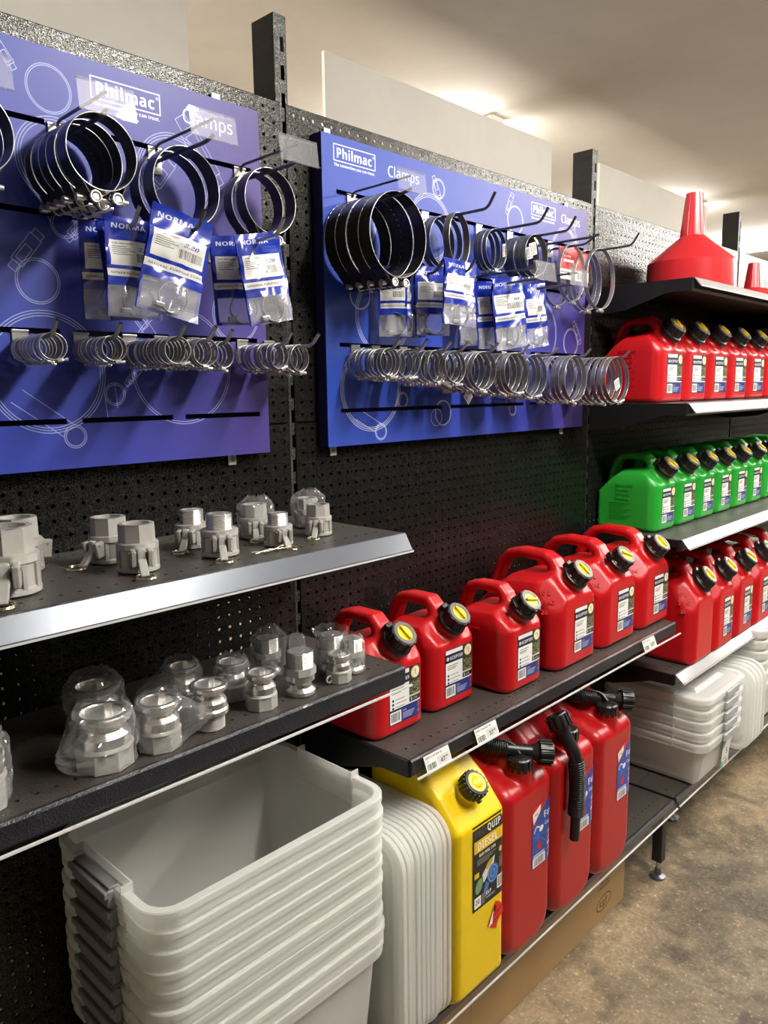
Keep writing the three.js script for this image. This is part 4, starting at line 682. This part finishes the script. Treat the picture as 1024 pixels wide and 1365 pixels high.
[0.068, 0.108].forEach((z, i) => tBolt(0.06, 0.03, M.tband, ['dark T-bolt clamp behind its partner on the two-clamp hook over the blue packets', 'dark T-bolt clamp in front of its partner on the two-clamp hook over the blue packets'][i], GA, [-0.30, hangs(0.06, 0.776), z], rr(-0.04, 0.04), rr(-0.05, 0.02)));
[0.07, 0.106].forEach((z, i) => tBolt(0.0545, 0.026, M.tband, ['dark T-bolt clamp against the panel on the hook beside the upright', 'dark T-bolt clamp at the front of the hook beside the upright'][i], GA, [-0.131, hangs(0.0545, 0.776), z], rr(-0.04, 0.04), rr(-0.05, 0.02)));
// panel B, upper row
const GB = 'large clamps on the fuel can display';
hook(0.147, 0.797, 0.166, 'dark wire hook carrying the four broad brown-black clamps', { flag: true, dy: -0.023, up: 0.005 });
[0.052, 0.083, 0.115, 0.148].forEach((z, i) => tBolt(0.081, 0.0305, M.tbandBrown, 'very broad brown-black T-bolt clamp, ' + order[i] + ' from the panel of four pressed together', GB, [0.147, hangs(0.081, 0.776), z], rr(-0.03, 0.03), rr(-0.02, 0.02)));
hook(0.378, 0.797, 0.196, 'long dark hook with upturned tip next to the broad brown-black clamps', { up: 0.03 });
[[0.05, 0], [0.07, 0.05], [0.088, -0.03], [0.124, 0.25]].forEach(([z, yw], i) => worm(0.056, 'wide grey band clamp next to the broad brown-black clamps, ' + order[i] + ' from the panel', GB, [0.378, hangs(0.056, 0.776), z], { w: 0.014, mat: M.oliveBand, yaw: yw }));
hook(0.58, 0.797, 0.198, 'long dark hook with upturned tip in the middle of the display', { up: 0.03 });
[0.05, 0.064, 0.08].forEach((z, i) => worm(0.047, 'narrow grey clamp in the middle of the upper row, ' + order[i] + ' from the panel', GB, [0.58, hangs(0.047, 0.776), z], { w: 0.011, mat: M.oliveBand, yaw: rr(-0.1, 0.2), tagged: i === 2 ? [0.03, 0.0, 0.3, 0.2] : null }));
hook(0.712, 0.797, 0.192, 'long dark hook carrying olive-grey clamps with white barcode tags', { up: 0.03 });
[0.05, 0.068, 0.086, 0.106].forEach((z, i) => worm(0.05, 'olive-grey clamp with its bunch beside the red card, ' + order[i] + ' from the panel', GB, [0.712, hangs(0.05, 0.776), z], { w: 0.016, mat: M.oliveBand, yaw: rr(-0.1, 0.1), tagged: i % 2 ? [-0.02 + 0.04 * (i % 3), 0.012, -0.1, 0.3] : null }));
hook(0.905, 0.797, 0.13, 'dark hook behind the hanging red card', { up: 0.012 });
hook(0.83, 0.797, 0.19, 'plain wire hook without clamps beside the red card', { up: 0.004 });
[[0.052, 0.06, 0.078], [0.1, 0.06, 0.074]].forEach(([z, yw, R], i) => worm(R, ['thin large hoop clamp behind the red card', 'thin large hoop clamp in front of the red card'][i], GB, [0.905, hangs(R, 0.776), z], { w: 0.010, mat: M.steel, yaw: yw }));
hook(1.017, 0.797, 0.205, 'longest dark hook reaching out past the second tall upright', { up: 0.03 });
[[0.069, 0.05], [0.084, 0.05], [0.123, 0.02]].forEach(([z, yw], i) => worm(0.082, 'very large thin steel hoop clamp by the second upright, ' + order[i] + ' from the panel', GB, [1.017, hangs(0.082, 0.776), z], { w: 0.011, mat: M.steel, yaw: yw }));
{
  const t = thing('clamp_card', 'red and white header card hanging among the large hoop clamps', 'packaging card', [0.955, 0.735, 0.078]);
  const tex = canvasTex(256, 192, (g, w, h) => { g.fillStyle = '#c8262c'; g.fillRect(0, 0, w, h); g.fillStyle = '#f2f0ec'; g.fillRect(40, 70, 120, 16); g.font = 'bold 20px sans-serif'; g.fillText('clamp', 40, 56); g.fillRect(0, 130, w, 62); g.fillStyle = '#444'; for (let i = 0; i < 20; i++) g.fillRect(160 + i * 4, 140, hash(i, 2) > 0.5 ? 2.5 : 1, 40); g.fillRect(14, 146, 90, 6); g.fillRect(14, 160, 110, 6); });
  obj('card', rbox(0.16, 0.085, 0.0015, 0.0005), M.redCard, t); obj('print', new THREE.PlaneGeometry(0.158, 0.083).translate(0, 0, 0.0011), std(0xffffff, 0.4, 0, { map: tex }), t);
}
// third row: worm drive clamps, [hook x, length, R, first z, step, count]
const rowA = [[-0.635, 0.13, 0.019, 0.045, 0.0125, 7, 'cut by the frame edge'], [-0.54, 0.13, 0.019, 0.045, 0.0118, 9, 'under the drawn large ring'], [-0.447, 0.13, 0.0185, 0.043, 0.0115, 9, 'before the bracket plate'], [-0.365, 0.17, 0.0205, 0.043, 0.0118, 12, 'under the paired blue packets'], [-0.308, 0.165, 0.0215, 0.045, 0.0128, 10, 'on the longer hook under the tilted packet'], [-0.245, 0.12, 0.022, 0.043, 0.0125, 7, 'on the shorter hook under the tilted packet'], [-0.14, 0.145, 0.0225, 0.045, 0.0128, 8, 'below the last blue packets'], [-0.078, 0.145, 0.0245, 0.045, 0.012, 7, 'next to the first upright']];
const rowB = [[0.15, 0.13, 0.0285, 0.043, 0.0125, 8, 'at the panel edge'], [0.212, 0.15, 0.03, 0.043, 0.0165, 6, 'second from the panel edge'], [0.30, 0.14, 0.0345, 0.043, 0.0165, 6, 'with rust-red screws'], [0.357, 0.14, 0.0355, 0.0513, 0.0165, 6, 'under the blue packets'], [0.437, 0.165, 0.043, 0.043, 0.0155, 8, 'with a dangling price tag'], [0.56, 0.165, 0.048, 0.043, 0.016, 8, 'in the middle of the display'], [0.69, 0.165, 0.053, 0.043, 0.016, 6, 'of thin bright bands'], [0.85, 0.165, 0.06, 0.045, 0.017, 7, 'of wide bright hoops'], [1.03, 0.185, 0.064, 0.045, 0.0185, 8, 'in front of the red can row']];
for (const [rows, place] of [[rowA, 'coupling shelf display'], [rowB, 'fuel can display']]) for (const [x, len, R, z0, dz, n, where] of rows) {
  hook(x, 0.495, len, 'bright wire hook, third slot row, bunch ' + where, { mat: M.wire, dy: -0.014, up: 0.02, group: 'third row hooks' });
  for (let i = 0; i < n; i++) worm(R, 'steel worm clamp ' + order[i] + ' from the panel, bunch ' + where, 'worm drive clamps on the ' + place, [x + rr(-0.001, 0.001), hangs(R, 0.481), z0 + i * dz], { w: R > 0.04 ? 0.0115 : 0.0085, spin: rr(-0.35, 0.35), yaw: rr(-0.2, 0.2) * Math.min(1, 0.025 / R), tilt: rr(-0.09, 0.09) * Math.min(1, 0.025 / R), mat: R > 0.05 ? M.steel : wormBand, tagged: (where === 'with a dangling price tag' && i === 3) ? [0.0, -0.062, 0.1, 0.5] : (R > 0.06 && i === 7) ? [-0.01, -0.01, 0, 0.15] : null });
}
// ---------------------------------------------------------------- blue packets
const noise2 = (x, y, s) => vnoise(x + s * 17.3, y + s * 5.1, 4096);
function packetTex(silver, price) { return canvasTex(256, 448, (g, w, h) => {
  g.fillStyle = '#1f36a6'; g.fillRect(0, 0, w, h); g.fillStyle = '#dfe3f2'; g.font = 'bold 42px sans-serif'; g.fillText('NORMA', 24, 74); g.fillStyle = '#5163bd'; for (let i = 0; i < 4; i++) g.fillRect(140, 96 + i * 11, 90, 5);
  g.fillStyle = '#e9e9e6'; g.fillRect(16, 150, w - 30, 166); g.fillStyle = '#4a4a4a'; g.font = 'bold 15px sans-serif'; g.fillText('C35-45/12W1', 28, 176); for (let i = 0; i < 5; i++) g.fillRect(28, 190 + i * 13, 60 + 16 * (i % 3), 4); for (let i = 0; i < 24; i++) g.fillRect(128 + i * 4.4, 230, hash(i, 6) > 0.5 ? 2.8 : 1.3, 56);
  g.fillStyle = '#24389c'; g.font = 'italic bold 34px serif'; g.fillText(price, 140, 212); g.fillStyle = '#e4e4e2'; g.fillRect(0, 340, w, 48); g.fillStyle = '#6a6a6a'; g.font = 'bold 19px sans-serif'; g.fillText('GENERAL PURPOSE CLIPS', 14, 372);
}); }
const pkMat = [phys(0xffffff, 0.2, { map: packetTex(false, '2.20'), clearcoat: 0.8, clearcoatRoughness: 0.12 }), phys(0xffffff, 0.2, { map: packetTex(false, '2.80'), clearcoat: 0.8, clearcoatRoughness: 0.12 })];
const filmPk = phys(lin(0.92, 0.93, 0.95), 0.12, { transmission: 0.78, thickness: 0, ior: 1.45 });
function packet(label, group, pos, o = {}) {   // hung by its top centre at pos
  const W = o.W ?? 0.085, H = o.H ?? 0.145, t = thing('clamp_packet', label, 'packet', pos, o.yaw ?? 0, group); t.rotation.z = o.roll ?? 0; t.rotation.x = o.pitch ?? 0;
  const sd = o.seed ?? rr(1, 90), nx = 12, ny = 22, hole = 0.012, cut = 0.69;
  const zf = (u, v, s) => { const b = Math.sin(Math.PI * u) * Math.min(1, v * 3) * Math.min(1, (1 - v) * 6); return s * (0.0012 + b * (0.003 + 0.008 * v) * (o.plump ?? 1)) + 0.009 * (noise2(u * 3, v * 4, sd) - 0.5) + 0.0055 * (noise2(u * 8 + v * 3, v * 11, sd + 3) - 0.5) + (o.fold ?? 0.008) * (v - 0.3) * (v - 0.3); };
  const sheet = (v0, v1, s, rows) => { const g = new THREE.PlaneGeometry(1, 1, nx, rows), p = g.attributes.position, uv = g.attributes.uv;
    for (let i = 0; i < p.count; i++) { const u = p.getX(i) + 0.5, v = v0 + (0.5 - p.getY(i)) * (v1 - v0); p.setXYZ(i, (u - 0.5) * W, hole - v * H, zf(u, v, s)); uv.setXY(i, s > 0 ? u : 1 - u, 1 - v / cut); } g.computeVertexNormals(); return g; };
  obj('printed_sleeve', sheet(0, cut, 1, 16), pkMat[o.price ?? 0], t); obj('clear_pocket', sheet(cut, 1, 1, 8), filmPk, t);
  obj('back_film', [sheet(0, cut, -1, 12)], M.bagBlue, t); obj('clear_back', sheet(cut, 1, -1, 8), filmPk, t);
  obj('edge_seal', [box(-W / 2 - 0.001, -W / 2 + 0.004, hole - H, hole - 0.1 * H, -0.0004, 0.0012), box(W / 2 - 0.004, W / 2 + 0.001, hole - H, hole - 0.1 * H, -0.0004, 0.0012), box(-W / 2, W / 2, hole - H, hole - H + 0.005, 0.0, 0.0014)], M.bagBlue, t);
  const c = obj('packed_clamp', memo('pkc', () => merge([bandGeo(0.024, 0.008, 0.0012, 24), rbox(0.016, 0.008, 0.01, 0.002, -0.02, -0.016, 0)])), M.steel, t); c.position.set(0.004, hole - 0.82 * H, zf(0.5, 0.82, 0.2)); c.scale.z = 0.8; c.userData.label = 'steel clip inside the clear pocket';
  return t;
}
const GP = 'blue clamp packets on the coupling shelf display', GQ = 'blue clamp packets on the fuel can display';
hook(-0.40, 0.668, 0.12, 'wire hook of the second slot row carrying three blue packets', { mat: M.wire });
hook(-0.318, 0.668, 0.165, 'wire hook of the second slot row carrying the tilted blue packet', { mat: M.hookDark });
hook(-0.195, 0.668, 0.2, 'wire hook of the second slot row reaching past the last blue packets', { mat: M.wire });
packet('blue clamp packet mostly hidden behind its neighbour, nearest the panel', GP, [-0.413, 0.646, 0.075], { yaw: -0.25, price: 1, seed: 5 });
packet('blue clamp packet marked 2.80 hanging straight beside the tilted packet', GP, [-0.396, 0.646, 0.12], { yaw: -0.1, roll: -0.04, price: 1, seed: 11 });
packet('blue clamp packet hidden behind the straight one marked 2.80', GP, [-0.40, 0.646, 0.1], { yaw: 0.0, roll: 0.1, seed: 31 });
packet('blue clamp packet marked 2.20 tilted forward over the others', GP, [-0.335, 0.658, 0.16], { W: 0.098, H: 0.158, roll: -0.24, yaw: -0.12, seed: 17 });
packet('blue clamp packet half hidden behind the last tilted one', GP, [-0.208, 0.646, 0.115], { yaw: -0.35, roll: 0.05, seed: 23 });
packet('blue clamp packet marked 2.20 on the hook beside the first upright', GP, [-0.195, 0.646, 0.16], { W: 0.09, roll: 0.18, yaw: 0.0, seed: 29 });
hook(0.30, 0.668, 0.12, 'wire hook of the second slot row carrying a row of edge-on packets', {});
hook(0.345, 0.668, 0.17, 'wire hook of the second slot row carrying the flat blue packet', {});
hook(0.56, 0.668, 0.205, 'wire hook of the second slot row with ticket holder over the silvery packets', { flag: true, up: 0.0 });
hook(0.705, 0.668, 0.205, 'wire hook of the second slot row with ticket holder beside the red card', { flag: true, up: 0.0 });
for (let i = 0; i < 4; i++) packet('blue packet seen edge-on below the broad clamps, ' + order[i] + ' of four', GQ, [0.222 + i * 0.02, 0.646, 0.075], { yaw: -0.75, seed: 40 + i, W: 0.06, plump: 0.3 });
packet('blue packet with creased silvery film beside the edge-on packets', GQ, [0.31, 0.65, 0.11], { yaw: -0.3, seed: 50, W: 0.085 });
packet('flat blue packet marked 2.20 in front of the grey band clamps', GQ, [0.33, 0.657, 0.17], { W: 0.105, H: 0.135, roll: -0.05, seed: 53 });
packet('creased packet at the back of the silvery group', GQ, [0.49, 0.64, 0.08], { seed: 57, yaw: -0.1, H: 0.15 });
packet('creased packet second in the silvery group', GQ, [0.53, 0.64, 0.10], { seed: 61, yaw: -0.2, roll: 0.08, H: 0.155 });
packet('large silvery creased packet at the front of its group', GQ, [0.56, 0.648, 0.13], { seed: 67, W: 0.125, H: 0.165, roll: 0.14, price: 1 });
packet('silvery packet beside the hoop clamps', GQ, [0.695, 0.646, 0.12], { seed: 71, W: 0.095, H: 0.155, roll: 0.12 });
packet('silvery packet behind the one beside the hoop clamps', GQ, [0.665, 0.646, 0.085], { seed: 73, W: 0.09, H: 0.15, roll: -0.05 });

// ---------------------------------------------------------------- hose couplings and adaptors
const thread = (r, y0, y1, n) => { const p = []; for (let i = 0; i < n; i++) { const a = y0 + (y1 - y0) * i / n, b = y0 + (y1 - y0) * (i + 0.5) / n; p.push([r, a], [r - 0.0009, b]); } p.push([r, y1]); return p; };
function tubeLathe(outer, inner) { return latheC([...outer, ...inner], 36); }
function ringGeo(R, r = 0.0012) { return merge([new THREE.TorusGeometry(R, r, 6, 26).rotateX(Math.PI / 2), new THREE.TorusGeometry(R * 0.985, r, 6, 26).rotateX(Math.PI / 2 + 0.06).translate(0, 0.002, 0)]); }
function coupling(label, x, z, s, turn, top) {   // female cam coupling standing on its socket, s = 1: 60 mm body
  const t = thing('cam_coupling', label, 'hose fitting', [x, 0.149, z], turn, 'cast cam couplings on the upper shelf'); t.scale.setScalar(s);
  const ear = []; for (const d of [1, -1]) for (const q of [-1, 1]) ear.push(rbox(0.007, 0.024, 0.018, 0.002).rotateX(d * 0.15).translate(q * 0.0115, 0.024, d * 0.031));
  const ribs = []; for (let k = 0; k < 10; k++) { const a = k / 10 * Math.PI * 2 + 0.3; ribs.push(rbox(0.004, 0.026, 0.005, 0.001).rotateY(-a).translate(Math.cos(a) * 0.0278, 0.019, Math.sin(a) * 0.0278)); }
  obj('body', merge([latheC([[0.02, 0.001], [0.0275, 0], [0.0302, 0.0015], [0.0302, 0.006], [0.0275, 0.0085], [0.0272, 0.031], [0.0298, 0.033], [0.0298, 0.041], [0.0275, 0.0425], [0.02, 0.0425]], 36), ...ear, ...ribs]), M.cast, t);
  if (top === 'hex') obj('hex_socket', merge([toCreasedNormals(cyl(0.026, 0.0255, 0.026, 8, true), 0.3).translate(0, 0.0555, 0), latheC([[0.0245, 0.0685], [0.019, 0.0685], [0.0185, 0.045], [0, 0.044]], 24)]), M.cast, t);
  else obj('threaded_tail', latheC([...thread(0.0212, 0.0425, 0.0655, 8), [0.0195, 0.067], [0.0165, 0.067], [0.016, 0.044], [0, 0.043]], 32), M.alu, t);
  for (const d of [1, -1]) { const a = obj('cam_arm', merge([rbox(0.012, 0.022, 0.009, 0.003).translate(0, 0.026, d * 0.033), d > 0 ? rbox(0.012, 0.006, 0.03, 0.002).rotateX(d * 0.75).translate(0, 0.011, d * 0.046) : rbox(0.011, 0.02, 0.004, 0.0015).translate(0, 0.012, d * 0.034)]), M.aluDark, t);
    const r = obj('pull_ring', ringGeo(0.0135), M.brass, a); if (d > 0) r.position.set(0, 0.0018, 0.066); else { r.position.set(0, 0.0145, -0.0375); r.rotation.x = 1.45; } obj('pivot_pin', cyl(0.0018, 0.0018, 0.034, 8).rotateZ(Math.PI / 2).translate(0, 0.031, d * 0.033), M.bolt, a); }
  return t;
}
const adaptorProfiles = {
  // lip up, hexagon down (female tail)
  lipUp: (t) => { obj('body', latheC([[0.02, 0.03], [0.0262, 0.03], [0.0262, 0.04], [0.0258, 0.042], [0.0215, 0.0478], [0.0205, 0.051], [0.0215, 0.0545], [0.0262, 0.0585], [0.0275, 0.0605], [0.0275, 0.0665], [0.026, 0.068], [0.0205, 0.068], [0.0195, 0.066], [0.019, 0.02], [0, 0.019]], 40), M.alu, t); obj('hex_base', merge([toCreasedNormals(cyl(0.0285, 0.0285, 0.026, 8, true), 0.3).translate(0, 0.013, 0), latheC([[0.0285, 0.0255], [0.026, 0.0305], [0.02, 0.0305]], 32), new THREE.CircleGeometry(0.027, 24).rotateX(-Math.PI / 2).translate(0, 0.026, 0)]), M.aluDark, t); },
  // lip up with male thread down
  threadDown: (t) => { obj('body', latheC([[0.0215, 0.026], [0.0285, 0.026], [0.0285, 0.033], [0.0262, 0.036], [0.0262, 0.046], [0.0215, 0.053], [0.0205, 0.057], [0.0215, 0.061], [0.028, 0.0655], [0.029, 0.0675], [0.029, 0.0725], [0.0275, 0.074], [0.021, 0.074], [0.02, 0.072], [0.0195, 0.02], [0, 0.019]], 40), M.alu, t); obj('threaded_tail', latheC([[0, 0.0005], [0.021, 0.0005], ...thread(0.0225, 0.001, 0.025, 8)], 32), M.cast, t); },
  // groove down, male thread up
  threadUp: (t) => { obj('body', latheC([[0, 0.0005], [0.024, 0.0005], [0.0255, 0.003], [0.0255, 0.008], [0.0195, 0.014], [0.0185, 0.018], [0.0195, 0.022], [0.0245, 0.027], [0.0245, 0.037]], 40), M.alu, t); obj('hex_collar', merge([toCreasedNormals(cyl(0.0268, 0.0268, 0.013, 8, false), 0.3).translate(0, 0.0435, 0)]), M.aluDark, t); obj('threaded_tail', latheC([[0.0225, 0.05], ...thread(0.023, 0.0505, 0.076, 9), [0.0215, 0.078], [0.0185, 0.078], [0.018, 0.052], [0, 0.051]], 32), M.alu, t); },
};
function adaptor(kind, label, x, y, z, s, turn = 0, sy = s * 0.93) { const t = thing('hose_adaptor', label, 'hose fitting', [x, y + 0.001, z], turn, 'hose adaptors on the lower coupling shelf'); t.scale.set(s, sy, s); adaptorProfiles[kind](t); return t; }
function filmBag(label, x, y, z, R, H, o = {}) {   // crumpled clear bag around a fitting
  const t = thing('plastic_bag', label, 'plastic bag', [x, y + 0.001, z], o.turn ?? 0, o.group ?? 'clear bags around fittings');
  const sd = o.seed ?? rr(1, 99), nu = 56, nv = 34, P = [], I = []; R *= 0.9; H *= 0.9;
  for (let j = 0; j <= nv; j++) for (let i = 0; i < nu; i++) {
    const v = j / nv, a = i / nu * Math.PI * 2, ca = Math.cos(a), sa = Math.sin(a);
    const prof = v < 0.06 ? 0.9 + v * 1.6 : v < 0.75 ? 1 : Math.max(o.tip ?? 0.25, 1 - (v - 0.75) * (o.taper ?? 2.4));
    const n = Math.abs(noise2(ca * 2.6 + 4, v * 5 + sa * 2.6, sd) - 0.5) * 2, n2 = Math.abs(noise2(ca * 5 + sa * 3 + 9, v * 12 + sa * 5, sd + 7) - 0.5) * 2 - 0.5;
    let r = R * prof * (1.0 + 0.2 * n + 0.13 * n2); const fl = o.flap ? Math.max(0, Math.cos(a - o.flap[0])) ** 6 * Math.sin(Math.PI * Math.min(1, v * 1.1)) * o.flap[1] : 0; r += fl;
    P.push(r * ca + (o.lean?.[0] ?? 0) * v * v * H, v * H * (1 - (fl ? 0.25 * fl / (fl + R) : 0)) + 0.002 + 0.004 * (j && n2), r * sa + (o.lean?.[1] ?? 0) * v * v * H);
  }
  for (let j = 0; j < nv; j++) for (let i = 0; i < nu; i++) { const a = j * nu + i, b = j * nu + (i + 1) % nu; I.push(a, a + nu, b, b, a + nu, b + nu); }
  const g = new THREE.BufferGeometry(); g.setAttribute('position', new THREE.Float32BufferAttribute(P, 3)); g.setIndex(I); g.computeVertexNormals();
  obj('film', toCreasedNormals(g, 0.12), M.film, t); return t;
}
{ const t = thing('paper_scrap', 'small crumpled grey scrap lying on the concrete floor beside the leg', 'litter', [1.553, -F, 0.184]);
  const g = new THREE.IcosahedronGeometry(0.016, 1), p = g.attributes.position; for (let i = 0; i < p.count; i++) { const k = 0.6 + 0.8 * noise2(p.getX(i) * 160 + 9, p.getZ(i) * 160 + p.getY(i) * 90, 3); p.setXYZ(i, p.getX(i) * k * 1.3, Math.max(0, p.getY(i) * k * 0.6 + 0.008), p.getZ(i) * k); } g.computeVertexNormals(); obj('wad', g, M.latchPale, t); }
// upper shelf
coupling('largest cast coupling at the frame edge, eight-sided top', -0.648, 0.205, 1.27, -0.5, 'hex');
coupling('large cast coupling behind the largest one at the frame edge', -0.59, 0.085, 1.15, -1.3, 'hex');
coupling('cast coupling with eight-sided top behind its matching neighbour', -0.47, 0.125, 1.0, -1.25, 'hex');
coupling('cast coupling with eight-sided top at the shelf edge, brass pull ring in front', -0.472, 0.213, 1.0, -0.35, 'hex');
coupling('cast coupling with threaded top standing back by the pegboard', -0.325, 0.125, 0.93, -0.9, 'thread');
coupling('cast coupling with threaded top at the shelf edge', -0.333, 0.215, 0.98, -0.5, 'thread');
coupling('small cast coupling with threaded top near the shelf end', -0.222, 0.222, 0.8, -0.3, 'thread');
coupling('small cast coupling with eight-sided top at the shelf end', -0.118, 0.205, 0.8, -0.9, 'hex');
coupling('cast coupling inside a clear bag near the pegboard', -0.205, 0.135, 0.85, -0.6, 'hex');
coupling('cast coupling inside a clear bag at the shelf end', -0.075, 0.125, 0.8, -0.2, 'hex');
filmBag('clear bag around the coupling near the pegboard', -0.205, 0.149, 0.135, 0.034, 0.078, { seed: 3, taper: 2.2, lean: [0.1, 0] });
filmBag('clear bag around the coupling at the shelf end', -0.075, 0.149, 0.125, 0.033, 0.076, { seed: 8, taper: 2.6, tip: 0.2, lean: [0.1, 0] });
{ const t = thing('safety_clip', 'loose wire safety clip lying on the upper shelf', 'clip', [-0.275, 0.152, 0.262]); obj('wire', tube([V(-0.03, 0, 0.006), V(0, 0.001, -0.002), V(0.03, 0, 0.004), V(0.045, 0.001, 0.0), V(0.03, 0.002, -0.006), V(0, 0, 0.004), V(-0.03, 0.001, -0.004)], 0.0012, 40, 6), M.brass, t); }
// lower shelf
const Y2 = -0.102;
adaptor('lipUp', 'tall bagged adaptor at the frame edge', -0.728, Y2, 0.245, 1.4, 0, 1.45);
filmBag('long clear bag around the adaptor at the frame edge', -0.728, Y2, 0.245, 0.044, 0.118, { seed: 12, taper: 1.6, tip: 0.5 });
adaptor('lipUp', 'large polished adaptor in a bag with a flap hanging to its side', -0.562, Y2, 0.254, 1.4, 0, 1.1);
filmBag('clear bag with a flap around the large adaptor at the shelf edge', -0.562, Y2, 0.254, 0.0455, 0.092, { seed: 14, taper: 0.8, tip: 0.6, flap: [2.7, 0.04] });
adaptor('lipUp', 'large adaptor in a crumpled bag behind the large bagged one', -0.515, Y2, 0.135, 1.3, 0, 1.0);
filmBag('crumpled clear bag around the adaptor standing back by the pegboard', -0.515, Y2, 0.135, 0.046, 0.098, { seed: 16, taper: 1.6, tip: 0.6 });
adaptor('lipUp', 'polished adaptor in a bag whose loose end points along the shelf', -0.483, Y2, 0.262, 1.12, 0, 1.02);
filmBag('clear bag with its loose end along the shelf', -0.483, Y2, 0.262, 0.036, 0.082, { seed: 21, taper: 0.7, tip: 0.7, flap: [0.1, 0.05] });
adaptor('threadDown', 'bagged adaptor standing back between two clear bags', -0.375, Y2, 0.155, 0.95);
filmBag('clear bag spreading sideways around the adaptor standing back', -0.375, Y2, 0.15, 0.033, 0.082, { seed: 26, taper: 0.9, tip: 0.6, flap: [3.0, 0.06] });
adaptor('threadDown', 'bare mirror-polished adaptor standing on its thread', -0.397, Y2, 0.262, 1.0);
adaptor('lipUp', 'bagged adaptor behind the mirror-polished one', -0.305, Y2, 0.19, 0.98);
filmBag('tight clear bag around the adaptor behind the mirror-polished one', -0.305, Y2, 0.19, 0.03, 0.078, { seed: 33, taper: 1.2, tip: 0.6 });
adaptor('threadUp', 'threaded adaptor in a twisted bag by the pegboard', -0.2, Y2, 0.15, 0.95);
filmBag('clear bag twisted to a point by the pegboard', -0.2, Y2, 0.15, 0.033, 0.098, { seed: 37, taper: 3.0, tip: 0.12, lean: [0.1, 0] });
adaptor('lipUp', 'bare adaptor with eight-sided base and rounded lip', -0.297, Y2, 0.258, 0.92);
adaptor('threadUp', 'bare adaptor with its screw thread on top', -0.218, Y2, 0.262, 1.02);
filmBag('scrap of clear film standing out of the threaded adaptor', -0.214, Y2 + 0.062, 0.252, 0.014, 0.04, { seed: 41, taper: 1.2, tip: 0.4 });
adaptor('threadUp', 'small adaptor in an open bag near the shelf end', -0.112, Y2, 0.225, 0.95);
filmBag('open topped clear bag near the shelf end', -0.112, Y2, 0.225, 0.027, 0.088, { seed: 44, taper: -1.0, tip: 1 });
adaptor('threadUp', 'small adaptor in a rounded bag at the shelf end by the red can', -0.088, Y2, 0.252, 0.86);
filmBag('rounded clear bag at the shelf end by the red can', -0.088, Y2, 0.252, 0.0245, 0.074, { seed: 47, taper: 1.0, tip: 0.7 });
{ const t = adaptor('lipUp', 'small bare adaptor with a side lug at the shelf end', -0.135, Y2, 0.268, 0.78, 0); obj('side_lug', new THREE.TorusGeometry(0.008, 0.0025, 6, 14).translate(-0.033, 0.012, 0.004), M.aluDark, t); }

renderer.render(scene, camera);
